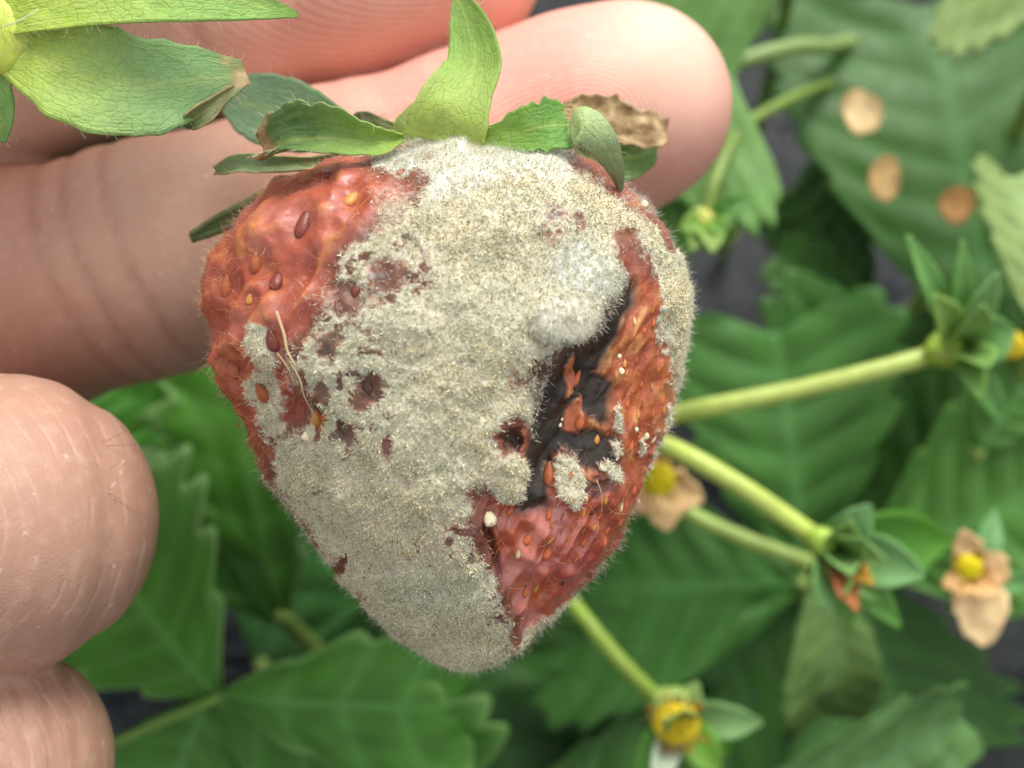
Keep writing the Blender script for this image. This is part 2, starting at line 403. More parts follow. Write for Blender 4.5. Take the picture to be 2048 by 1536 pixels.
def leaflet(base, tip, width, roll=0, teeth=7, tooth=.16, cup=.12, bend=.06, pleat=.5, c=(60, 112, 48), vein=(100, 150, 80), edge=None, seed=0, a=.8, eb=.5, bow=0, ntv=25):
    base, tip = np.asarray(base, float), np.asarray(tip, float)
    ax = tip - base; ln = np.linalg.norm(ax); e1 = ax / ln
    zk = np.array([0, 0, 1.0]); e2 = nrm(np.cross(zk, e1)); e3 = np.cross(e1, e2)
    r = math.radians(roll); e2, e3 = e2 * math.cos(r) + e3 * math.sin(r), e3 * math.cos(r) - e2 * math.sin(r)
    ns = teeth * 9 + 1; s = np.linspace(0, 1, ns); tv = np.linspace(-1, 1, ntv)
    pk = (a / (a + eb)) ** a * (eb / (a + eb)) ** eb
    eb = eb * .85; pk = (a / (a + eb)) ** a * (eb / (a + eb)) ** eb
    hw = width / 2 * (s + .004) ** a * (1.0001 - s * .985) ** eb / pk
    S, T = np.meshgrid(s, tv, indexing='ij'); H = np.repeat(hw[:, None], ntv, 1)
    f = np.mod(S * teeth + .15 * np.sign(T), 1); tau = np.sin(np.pi * f ** 1.5) ** .75
    rim = sst(.55, 1, np.abs(T))
    jit = 1 + .35 * vnoise(np.stack([np.floor(S * teeth).ravel() * 1.7 + seed, np.sign(T).ravel() * 3], 1), seed).reshape(S.shape)
    H2 = H * (1 + tooth * (tau - .55) * rim * jit)
    along = S * ln * .88 + np.abs(T) ** 1.15 * H * .5 - .03 * ln + rim * (tau - .4) * ln * .028 * jit
    along = along * (1 - .0 * S)
    z = cup * H * np.abs(T) ** 1.4 - bend * ln * (2 * S - .7) ** 2 - pleat * (.5 + .5 * np.cos(2 * np.pi * (S * teeth - .05))) * np.abs(T) * (1.15 - np.abs(T)) * 1.6
    across = T * H2 + bow * ln * (S - .5) ** 2
    p2 = np.stack([S.ravel() * 5, T.ravel() * 3, np.full(S.size, seed * 1.37)], 1)
    z = z + ln * .022 * fbm(p2, 2, seed).reshape(S.shape)
    V = base + along[..., None] * e1 + across[..., None] * e2 + z[..., None] * e3
    vm = sst(.16, .0, np.abs(np.mod(S * teeth + .5, 1) - .5)) * (1 - .5 * np.abs(T)) * .75
    vm = np.maximum(vm, 1.15 * sst(.09, .02, np.abs(T)) * (1 - .4 * S))
    nz = fbm(p2 * np.array([1.6, 1.6, 1]), 3, seed + 5).reshape(S.shape)
    col = mixc(srgb(*c)[None, None] * np.array([1.24, 1.02, .70]) * (1 + .3 * nz[..., None]), srgb(*vein) * 1.15, np.clip(vm * .8, 0, 1))
    if edge is not None: col = mixc(col, srgb(*edge), sst(.84, 1, np.abs(T)) * .85)
    return V.reshape(-1, 3), grid_faces(ns, ntv), np.clip(col.reshape(-1, 3), 0, 1)

# ------------------------------------------------------------------ ground: black mulch film
def build_ground():
    def axis(lim, n, far):
        a = np.linspace(-lim, lim, n); o = np.array([.5, 1, 3, 10, 40.]) * 1.0
        o = o[o > lim]; return np.concatenate([-o[::-1], a, o])
    x = axis(.28, 150, 40); y = axis(.28, 150, 40)
    X, Y = np.meshgrid(x, y, indexing='ij'); P = np.stack([X.ravel(), Y.ravel()], 1)
    near = sst(.6, .2, np.hypot(P[:, 0], P[:, 1]))
    wr = np.abs(fbm(np.stack([P[:, 0] * 12 + P[:, 1] * 4, P[:, 1] * 40], 1), 3, 3))
    Z = near * (.004 * fbm(P * 14, 3, 9) + .004 * (.4 - wr))
    V = np.stack([P[:, 0], P[:, 1] + .1, Z], 1)
    me = mesh_from('ground', V, grid_faces(len(x), len(y))); me.materials.append(M_FILM)
    o = bpy.data.objects.new('ground', me); COL.objects.link(o); o['kind'] = 'structure'
    o['label'] = 'black plastic mulch film covering the planting bed'
build_ground()

# ------------------------------------------------------------------ background plants
PX = lambda px, d: px * d / FPX        # photo pixels -> mm at distance d
def ground_below(p):                   # the point of the ground straight below a K point
    up = np.array([0, math.cos(PITCH), math.sin(PITCH)])
    p = np.asarray(p, float); g0 = np.array([0, 0, D0 - GROUND_D]); return p - up * ((p - g0) @ up)
def leaf_thing(label, leaflets, petiole=None, petc=(120, 150, 70), prad=1.3, group=None):
    """leaflets: dicts(b=(px,py,d), t=(px,py,d), w=px, ...)"""
    b0 = Q(*leaflets[0]['b'])
    t = Thing('strawberry_leaf', b0, label, 'leaf', group)
    for i, lf in enumerate(leaflets):
        k = {q: v for q, v in lf.items() if q not in 'btw'}
        dm = (lf['b'][2] + lf['t'][2]) / 2
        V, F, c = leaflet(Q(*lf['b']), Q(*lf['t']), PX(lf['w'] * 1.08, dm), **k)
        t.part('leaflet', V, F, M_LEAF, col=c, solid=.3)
    if petiole is None:
        g = ground_below(b0 + np.array([0, 0, -2])); m = (b0 + g) / 2 + np.array([3, -2, -3.])
        pts = [b0 + np.array([0, 0, -.6]), m, g]
    else:
        pts = [Q(*p) for p in petiole]; pts.append(ground_below(pts[-1]))
    V, F = tube(pts, [prad * .8, prad, prad * 1.3], 40, 9)
    t.part('petiole', V, F, M_STEM, col=tubecol(V, srgb(*petc)))
    return t

DK, MD, LT, SG = (46, 94, 36), (62, 116, 50), (92, 146, 78), (128, 164, 112)
leaf_thing('dark green leaf at upper right carrying the three tan dry petals',
    [dict(b=(2000, 690, 166), t=(1835, -120, 178), w=620, c=(50, 98, 40), vein=(74, 126, 62), seed=1, pleat=.6, cup=.05, bend=.03, roll=-6, teeth=8, tooth=.11)],
    petiole=[(1985, 660, 166), (2060, 800, 178)])
leaf_thing('pale sage leaf standing at the right edge above the flower bud',
    [dict(b=(2085, 660, 148), t=(2050, 290, 152), w=250, c=SG, vein=(150, 180, 130), seed=2, roll=22, pleat=.5)])
leaf_thing('pale sage leaf cut by the top right corner',
    [dict(b=(2170, -60, 146), t=(1870, -50, 150), w=300, c=SG, vein=(150, 182, 130), seed=3, roll=0, pleat=.4)])
leaf_thing('grey-green leaf behind the middle fingertip at the top',
    [dict(b=(1080, 150, 150), t=(1535, 140, 142), w=560, c=(98, 150, 92), vein=(118, 165, 108), seed=4, pleat=.25, teeth=9, tooth=.1, cup=.03, eb=.36)],
    petiole=[(1080, 150, 150), (1000, 200, 170)])
leaf_thing('small green leaf with a yellow margin below the middle fingertip',
    [dict(b=(1290, 340, 150), t=(1405, 520, 146), w=200, c=(80, 140, 72), vein=(110, 165, 90), seed=5, pleat=.3, edge=(196, 205, 104))])
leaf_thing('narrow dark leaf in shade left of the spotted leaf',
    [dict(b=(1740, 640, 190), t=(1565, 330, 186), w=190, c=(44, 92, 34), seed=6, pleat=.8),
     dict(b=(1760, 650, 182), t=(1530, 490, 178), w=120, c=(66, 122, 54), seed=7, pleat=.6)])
leaf_thing('large trifoliate leaf with vertical pleats behind the upper pedicel',
    [dict(b=(1605, 1150, 172), t=(1560, 590, 164), w=430, c=(62, 118, 56), vein=(90, 144, 78), seed=8, pleat=1.2, tooth=.2, teeth=6, eb=.36),
     dict(b=(1640, 1140, 176), t=(1800, 560, 168), w=430, c=(58, 112, 50), vein=(88, 142, 76), seed=9, pleat=1.1, tooth=.2, teeth=6, eb=.4),
     dict(b=(1680, 1130, 174), t=(2080, 800, 166), w=400, c=(56, 108, 48), vein=(86, 140, 74), seed=10, pleat=1.0, tooth=.16, eb=.4)])
leaf_thing('broad leaf fanning out behind the withered flower at right',
    [dict(b=(1740, 1130, 164), t=(2230, 930, 156), w=560, c=(70, 128, 54), vein=(98, 152, 80), seed=11, pleat=1.1, tooth=.14, eb=.4)])
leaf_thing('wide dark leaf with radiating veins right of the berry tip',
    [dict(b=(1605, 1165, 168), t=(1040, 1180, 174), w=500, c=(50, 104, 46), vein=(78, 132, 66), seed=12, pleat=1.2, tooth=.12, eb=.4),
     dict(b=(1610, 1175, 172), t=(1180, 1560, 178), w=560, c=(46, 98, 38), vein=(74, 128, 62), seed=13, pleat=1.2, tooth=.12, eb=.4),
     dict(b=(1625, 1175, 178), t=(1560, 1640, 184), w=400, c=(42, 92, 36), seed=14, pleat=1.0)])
leaf_thing('pale grey-green leaf hanging below the withered calyx cluster',
    [dict(b=(1655, 1130, 152), t=(1668, 1500, 158), w=200, c=(104, 146, 92), vein=(120, 160, 104), seed=15, pleat=.25, roll=-14, tooth=.1)])
leaf_thing('dark toothed leaf at lower right beside the bare film',
    [dict(b=(1700, 1130, 176), t=(1830, 1530, 170), w=420, c=(56, 106, 54), vein=(80, 132, 72), seed=16, pleat=.9, tooth=.2, teeth=6, eb=.36)])
leaf_thing('bluish leaf lying along the bottom edge at right',
    [dict(b=(1440, 1640, 150), t=(2040, 1440, 152), w=230, c=(84, 132, 84), vein=(110, 152, 108), seed=17, pleat=.5, roll=18)])
leaf_thing('glossy trifoliate leaf in the lower left beside the curled fingers',
    [dict(b=(425, 1385, 140), t=(165, 1075, 146), w=470, c=(66, 128, 48), vein=(96, 156, 74), edge=(130, 172, 98), seed=18, pleat=.5, tooth=.32, teeth=5, eb=.4, cup=.05),
     dict(b=(450, 1395, 138), t=(1000, 1435, 142), w=300, c=(60, 122, 42), vein=(92, 152, 72), edge=(126, 170, 92), seed=19, pleat=.8, tooth=.3, teeth=4, eb=.44, cup=-.08),
     dict(b=(440, 1410, 141), t=(960, 1660, 146), w=420, c=(58, 118, 42), vein=(92, 150, 72), edge=(126, 170, 92), seed=20, pleat=.8, tooth=.26, teeth=5),
     dict(b=(415, 1405, 142), t=(260, 1760, 146), w=420, c=(62, 122, 46), vein=(92, 150, 72), seed=21, pleat=.8)],
    petiole=[(440, 1395, 139.2), (300, 1455, 140.5), (200, 1505, 144), (120, 1580, 156)], petc=(104, 146, 56), prad=.55)
leaf_thing('bright toothed leaf standing between the curled fingers and the berry',
    [dict(b=(560, 1230, 156), t=(430, 650, 148), w=300, c=(66, 128, 46), vein=(96, 152, 72), edge=(140, 176, 112), seed=22, pleat=.6, tooth=.5, teeth=5, eb=.36, roll=-12),
     dict(b=(540, 1240, 158), t=(330, 880, 156), w=260, c=(56, 116, 38), vein=(88, 146, 66), edge=(124, 168, 92), seed=23, pleat=.5, tooth=.4, teeth=5)])
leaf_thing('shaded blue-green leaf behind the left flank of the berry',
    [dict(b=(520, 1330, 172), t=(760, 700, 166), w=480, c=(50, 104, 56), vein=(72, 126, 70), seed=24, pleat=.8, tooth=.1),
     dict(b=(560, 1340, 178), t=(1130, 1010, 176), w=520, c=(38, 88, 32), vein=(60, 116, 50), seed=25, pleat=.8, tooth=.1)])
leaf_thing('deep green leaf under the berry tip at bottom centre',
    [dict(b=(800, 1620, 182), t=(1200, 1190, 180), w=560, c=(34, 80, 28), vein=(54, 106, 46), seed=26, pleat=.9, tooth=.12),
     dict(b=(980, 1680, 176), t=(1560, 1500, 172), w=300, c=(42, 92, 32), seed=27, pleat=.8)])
leaf_thing('small green leaf peeking out under the middle finger at left',
    [dict(b=(420, 880, 168), t=(150, 730, 160), w=210, c=(54, 118, 36), vein=(84, 144, 62), seed=28, pleat=.5)])
leaf_thing('low leaf in the dark gap left of the bright toothed leaf',
    [dict(b=(420, 1120, 196), t=(300, 860, 196), w=180, c=(46, 84, 30), seed=29, pleat=.5)])
leaf_thing('green leaf behind the flower bud at the right edge',
    [dict(b=(1960, 900, 158), t=(2140, 640, 156), w=260, c=(64, 120, 48), seed=30, pleat=.6)])

# three dry petals lying on the spotted leaf
def dry_petal(px, py, rx, ry, d, ang, c, label, seed):
    n, m = 9, 24; r = np.linspace(0, 1, n)[1:]; th = np.linspace(0, 2 * np.pi, m, endpoint=False)
    R, TH = np.meshgrid(r, th, indexing='ij'); o = Q(px, py, d); a = math.radians(ang)
    k = 1 + .07 * np.sin(2 * TH + seed * 2.1) + .05 * np.sin(3 * TH + 2 * seed) + .03 * np.sin(5 * TH + seed)
    x = R * PX(rx, d) * np.cos(TH) * k; y = R * PX(ry, d) * np.sin(TH) * k
    V = np.stack([o[0] + x * math.cos(a) - y * math.sin(a), o[1] + x * math.sin(a) + y * math.cos(a), o[2] + .5 * R ** 2 + .15 * np.sin(4 * TH) * R], -1).reshape(-1, 3)
    V = np.vstack([V, o]); F = grid_faces(n - 1, m, True); j = np.arange(m)
    tri = np.stack([np.full(m, len(V) - 1), j, (j + 1) % m], 1)
    nz = fbm(V * .8, 2, seed); col = np.clip(srgb(*c)[None] * (1 + .25 * nz[:, None]), 0, 1)
    rimr = np.append(np.repeat(r, m), 0); col = mixc(col, col * np.array([.72, .56, .45]), sst(.62, 1, rimr) * .7)
    single('dry_petal', o, V, [F, tri], M_PETAL, label, 'petal', 'dry petals on the spotted leaf', solid=.2, col=col)
dry_petal(1722, 226, 38, 48, 160, 15, (240, 216, 164), 'palest tan dry petal, uppermost on the spotted leaf', 1)
dry_petal(1768, 358, 33, 43, 160, -10, (230, 196, 136), 'tan dry petal in the middle on the spotted leaf', 2)
dry_petal(1912, 410, 36, 36, 162, 0, (208, 160, 102), 'brownest dry petal, lowest on the spotted leaf', 3)

def flower(name, label, cat, centre, d, stem=None, srad=20, sc=(150, 180, 82), sepals=(), petals=(), boss=None, cup=None, seed=0):
    o = Q(*centre, d); t = Thing(name, o, label, cat, 'flowers and buds of the background')
    if stem:
        pts = [Q(*p) for p in stem]
        V, F = tube(pts, [PX(srad, d)] * len(pts), 60, 12); t.part('pedicel', V, F, M_STEM, col=tubecol(V, srgb(*sc), seed))
    for (tx, ty, dz, wd, c) in sepals:
        e = Q(tx, ty, d - dz); mid = (o * .5 + e * .5) + np.array([0, 0, 1.2])
        V, F, uv, cc, s, _ = blade([o, mid, e], PX(wd, d), camber=.35, ns=20, ntv=9, seed=seed,
            colf=lambda s, tt, v, c=c: mixc(mixc(srgb(*c)[None], srgb(150, 180, 70), sst(.35, 0, s)), srgb(*c) * 1.25, np.abs(tt) ** 3))
        t.part('sepal', V, F, M_LEAF, col=np.clip(cc, 0, 1), solid=.25)
    for (tx, ty, dz, wd, c) in petals:
        e = Q(tx, ty, d - dz); mid = (o * .5 + e * .5) + np.array([0, 0, .6])
        V, F, uv, cc, s, _ = blade([o, mid, e], PX(wd, d), camber=.25, ns=20, ntv=11, seed=seed + int(tx), wrinkle=.8, ragged=.25, profile=[.4, .85, 1, .92, .62, .08],
            colf=lambda s, tt, v, c=c: srgb(*c)[None] * (1 + .2 * fbm(v * .9, 2, 3)[:, None]))
        t.part('petal', V, F, M_PETAL, col=np.clip(cc, 0, 1), solid=.2)
    if cup:
        bx, by, r, dz, c = cup; e = Q(bx, by, d - dz); a0 = Q(*stem[-2]); ax = nrm(Q(*stem[-1]) - a0); R0 = PX(r, d)
        V, F = tube([e - ax * R0 * .9, e - ax * R0 * .45, e, e + ax * R0 * .55], [PX(srad, d) * 1.05, R0 * .8, R0 * .95, R0 * .6], 24, 16)
        V = V * 1 + .12 * fbm(V * .9, 2, seed)[:, None]
        t.part('receptacle', V, F, M_STEM, col=tubecol(V, srgb(*c), seed))
    for nm, bb in (('flower_centre', boss),):
        if not bb: continue
        bx, by, r, dz, c = bb; p = Q(bx, by, d - dz); n = 500; i = np.arange(n) + .5
        u, v = np.meshgrid(np.linspace(0, np.pi, 40), np.linspace(0, 2 * np.pi, 60, endpoint=False), indexing='ij')
        dirs = np.stack([np.sin(u) * np.cos(v), np.sin(u) * np.sin(v), np.cos(u)], -1).reshape(-1, 3)
        fi = np.arange(70) + .5; fz = 1 - 2 * fi / 70; fr = np.sqrt(1 - fz ** 2); fa = fi * 2.39996
        seeds = np.stack([fr * np.cos(fa), fr * np.sin(fa), fz], 1); near = (dirs @ seeds.T).max(1)
        rr = PX(r, d) * (.82 + .26 * sst(.972, 1, near))
        V = p + dirs * rr[:, None] * np.array([1, .9, .7])
        if not (petals or name == 'young_fruit_flower'): kst = 2
        else: kst = 26
        kst = kst; th = rng.uniform(0, 2 * np.pi, kst); sdv = np.stack([np.cos(th), np.sin(th), rng.uniform(.1, .7, kst)], 1)
        Vs, Fs, cs = fibres(p + sdv * PX(r, d) * np.array([.8, .8, 0]), sdv + rng.normal(size=(kst, 3)) * .25, PX(r, d) * rng.uniform(.4, .85, kst), np.full(kst, .09), np.full(kst, .22), rng.uniform(-.3, .3, kst), 3, 5, mixc(srgb(196, 150, 40)[None], srgb(134, 88, 40), rng.random(kst)))
        t.part('stamens', Vs, Fs, M_CENTRE, col=cs, kind='stuff')
        t.part(nm, V, grid_faces(40, 60, True), M_CENTRE if nm != 'receptacle' else M_STEM, col=np.clip(srgb(*c)[None] * (.72 + .4 * sst(.96, 1, near))[:, None] * (1 + .25 * fbm(V * 2, 2, seed)[:, None]), 0, 1))
    return t
GA, GB = (110, 160, 84), (130, 172, 104)
flower('flower_bud', 'hairy green bud with narrow sepals on the upper pale pedicel', 'flower bud', (1905, 695), 134,
    stem=[(1030, 960, 205), (1180, 880, 160), (1345, 830, 138), (1600, 778, 134), (1800, 728, 133), (1880, 702, 134)], srad=19, sc=(176, 196, 98),
    sepals=[(1868, 590, 9, 70, (138, 172, 84)), (1965, 610, 10, 80, (132, 168, 90)), (1975, 735, 9, 90, (124, 164, 82)), (1815, 470, 4, 50, GA), (1925, 480, 6, 46, GA), (1995, 545, 8, 60, GB), (2030, 660, 4, 110, (104, 152, 82)), (2010, 850, 0, 60, (96, 148, 74)), (1960, 800, 6, 60, (110, 156, 70))],
    cup=(1892, 697, 42, 2, (150, 180, 60)), boss=(2020, 690, 32, 0, (200, 176, 30)), seed=1)
flower('spent_flower', 'spent calyx cluster with rusty petals where two pedicels meet', 'flower', (1655, 1090), 134,
    stem=[(1020, 860, 205), (1180, 840, 158), (1325, 888, 136), (1480, 972, 132), (1640, 1082, 133)], srad=20, sc=(186, 206, 98),
    sepals=[(1770, 1120, 8, 70, (122, 160, 90)), (1690, 1190, 8, 60, (126, 164, 84)), (1750, 1200, 5, 70, (112, 158, 76)), (1700, 1040, 8, 60, (136, 172, 92)), (1730, 1080, 9, 80, (130, 168, 90)), (1700, 1150, 9, 70, (126, 168, 96)), (1850, 1150, 6, 110, (112, 158, 96)), (1640, 1215, 6, 70, (112, 160, 92)), (1800, 1255, 3, 70, (100, 156, 66)), (1740, 1010, 4, 80, (104, 150, 92)), (1900, 1080, -4, 150, (74, 130, 32)), (1700, 1260, 1, 60, (104, 158, 64))],
    petals=[(1712, 1225, 9, 60, (186, 122, 76)), (1745, 1170, 9, 50, (190, 146, 60)), (1680, 1200, 9, 40, (170, 106, 66))],
    cup=(1648, 1086, 32, 3, (150, 184, 62)), seed=2)
flower('faded_flower', 'peach faded flower half hidden by the right flank of the berry', 'flower', (1315, 970), 148,
    stem=[(1620, 1125, 146), (1500, 1082, 147), (1395, 1035, 149), (1330, 985, 150)], srad=16, sc=(150, 176, 84),
    petals=[(1405, 1000, 3, 90, (238, 206, 152)), (1335, 1060, 3, 84, (234, 200, 146)), (1262, 1020, 3, 84, (232, 190, 140)), (1290, 905, 1, 70, (220, 190, 120))],
    boss=(1316, 960, 34, 5, (206, 190, 20)), seed=3)
flower('withered_flower', 'peach withered flower with yellow centre beside the bare film at right', 'flower', (1942, 1150), 142,
    stem=[(2000, 980, 175), (1985, 1060, 158), (1950, 1140, 144)], srad=12, sc=(110, 150, 60),
    petals=[(1920, 1058, 4, 70, (244, 212, 160)), (2010, 1110, 3, 92, (242, 208, 154)), (1972, 1292, 1, 118, (246, 218, 166)), (1884, 1170, 3, 60, (236, 196, 134)), (2000, 1190, 4, 70, (240, 204, 148))],
    sepals=[(1990, 1020, -2, 60, (100, 150, 90)), (2060, 1170, -2, 50, (104, 156, 92)), (1900, 1230, -3, 70, (92, 142, 80)), (1850, 1130, -2, 60, (88, 140, 60))],
    boss=(1937, 1134, 26, 6, (216, 200, 22)), seed=4)
flower('young_fruit_flower', 'yellow-domed flower without petals at the bottom below the berry tip', 'flower', (1350, 1425), 140,
    stem=[(960, 990, 200), (1040, 1080, 160), (1140, 1200, 144), (1230, 1310, 140), (1315, 1398, 140)], srad=16, sc=(136, 166, 58),
    sepals=[(1330, 1440, 11, 60, (132, 164, 92)), (1372, 1420, 11, 60, (140, 168, 96)), (1525, 1445, 3, 80, (120, 160, 96)), (1440, 1545, 4, 80, (104, 152, 50)), (1305, 1575, 8, 60, (196, 212, 184)), (1270, 1540, 2, 70, (100, 160, 62)), (1395, 1365, 3, 56, (140, 170, 96)), (1460, 1500, -2, 90, (84, 140, 24))],
    cup=(1345, 1420, 52, 3, (140, 168, 84)), boss=(1352, 1446, 44, 6, (206, 186, 34)), seed=5)
flower('flower_bud', 'small yellowish bud on a thin stalk under the fingertip', 'flower bud', (1410, 440), 140,
    stem=[(1790, 120, 205), (1660, 165, 176), (1560, 208, 156), (1480, 262, 146), (1435, 350, 141), (1415, 420, 140)], srad=13, sc=(110, 140, 56),
    sepals=[(1500, 395, 0, 46, (70, 122, 44)), (1470, 420, 1, 40, (76, 130, 48)), (1380, 500, 5, 60, (126, 160, 70)), (1425, 505, 6, 56, (140, 170, 84)), (1360, 460, 5, 50, (120, 156, 66)), (1450, 470, 5, 50, (104, 148, 58))],
    boss=(1404, 446, 32, 1, (206, 208, 116)), seed=6)
def stalk(label, pts, rad, c, seed):
    P = [Q(*p) for p in pts]; P.append(ground_below(P[-1]))
    V, F = tube(P, [PX(rad, pts[0][2])] * len(P), 60, 12)
    single('leaf_stalk', P[-1], V, F, M_STEM, label, 'stalk', 'bare stalks in the upper right', col=tubecol(V, srgb(*c), seed))
stalk('pale green stalk arching over dark film left of the spotted leaf', [(1450, 134, 160), (1560, 100, 162), (1640, 94, 168), (1740, 124, 196)], 17, (124, 152, 84), 1)
stalk('thin green stalk crossing the top edge right of the fingertip', [(1470, 110, 168), (1510, 60, 168), (1580, -20, 172)], 14, (92, 132, 56), 2)

# ------------------------------------------------------------------ the hand: one continuous surface from a distance field
def surface_nets(F, o, h):
    s = F < 0
    c = [(a, b, d) for a in (0, 1) for b in (0, 1) for d in (0, 1)]
    nx, ny, nz = F.shape
    cnt = np.zeros((nx - 1, ny - 1, nz - 1), np.int8)
    for a, b, d in c: cnt += s[a:nx - 1 + a, b:ny - 1 + b, d:nz - 1 + d]
    act = (cnt > 0) & (cnt < 8); idx = np.argwhere(act)
    vid = np.full(act.shape, -1, np.int64); vid[act] = np.arange(len(idx))
    acc = np.zeros((len(idx), 3)); n = np.zeros(len(idx))
    val = {q: F[idx[:, 0] + q[0], idx[:, 1] + q[1], idx[:, 2] + q[2]] for q in c}
    for q in c:
        for ax in range(3):
            if q[ax]: continue
            r = list(q); r[ax] = 1; r = tuple(r)
            a, b = val[q], val[r]; m = (a < 0) != (b < 0)
            t = np.where(m, a / np.where(m, a - b, 1), 0)
            p = np.array(q, float)[None] + t[:, None] * np.eye(3)[ax][None]
            acc[m] += p[m]; n[m] += 1
    V = o + h * (idx + acc / n[:, None])
    Fs = []
    for ax in range(3):
        sl0 = [slice(None)] * 3; sl1 = [slice(None)] * 3; sl0[ax] = slice(0, -1); sl1[ax] = slice(1, None)
        ch = s[tuple(sl0)] != s[tuple(sl1)]
        e = np.argwhere(ch); b, d = [(1, 2), (2, 0), (0, 1)][ax]
        ok = (e[:, b] > 0) & (e[:, d] > 0) & (e[:, b] < F.shape[b] - 1) & (e[:, d] < F.shape[d] - 1); e = e[ok]
        def cell(db, dd):
            q = e.copy(); q[:, b] -= db; q[:, d] -= dd; return vid[q[:, 0], q[:, 1], q[:, 2]]
        quad = np.stack([cell(1, 1), cell(0, 1), cell(0, 0), cell(1, 0)], 1)
        inside = s[e[:, 0], e[:, 1], e[:, 2]]
        quad[~inside] = quad[~inside][:, ::-1]; Fs.append(quad)
    return V, np.concatenate(Fs)
def smin(a, b, k):
    hh = np.clip(.5 + .5 * (b - a) / k, 0, 1); return b + (a - b) * hh - k * hh * (1 - hh)
def rcone(P, a, b, ra, rb):
    ab = b - a; t = np.clip(((P - a) @ ab) / (ab @ ab), 0, 1)
    return np.linalg.norm(P - a - t[..., None] * ab, axis=-1) - (ra + (rb - ra) * t)
MID = [(np.array([-74., 1, -27]), 11.0), (np.array([-46., 7.8, -21]), 11.0), (L(300, 520, -18.5), 9.8), (L(690, 395, -18.3), 9.2), (L(960, 312, -18), 8.9), (L(1150, 250, -17.8), 9.0), (L(1258, 213, -17.6), 8.9)]
IDX = [(np.array([-74., 27, -28]), 11.0), (np.array([-47., 30, -22]), 10.2), (L(430, 20, -21.5), 9.2), (L(700, -30, -21.5), 8.8), (L(895, -72, -21), 8.6)]
RNG = [(np.array([-74., -14, -26]), 10.5), (np.array([-48., -12, -12]), 10.0), (L(6, 1045, 2), 10.0), (np.array([-50., -10.5, 9]), 8.8), (np.array([-60., -10, 2]), 8.4), (np.array([-64., -9, -8]), 8.0)]
LIT = [(np.array([-74., -32, -24]), 9.5), (np.array([-52., -29, -12]), 9.0), (L(-32, 1535, 0), 8.4), (np.array([-52., -27, 6]), 7.4), (np.array([-60., -26, 0]), 7.0), (np.array([-63., -25, -8]), 6.8)]
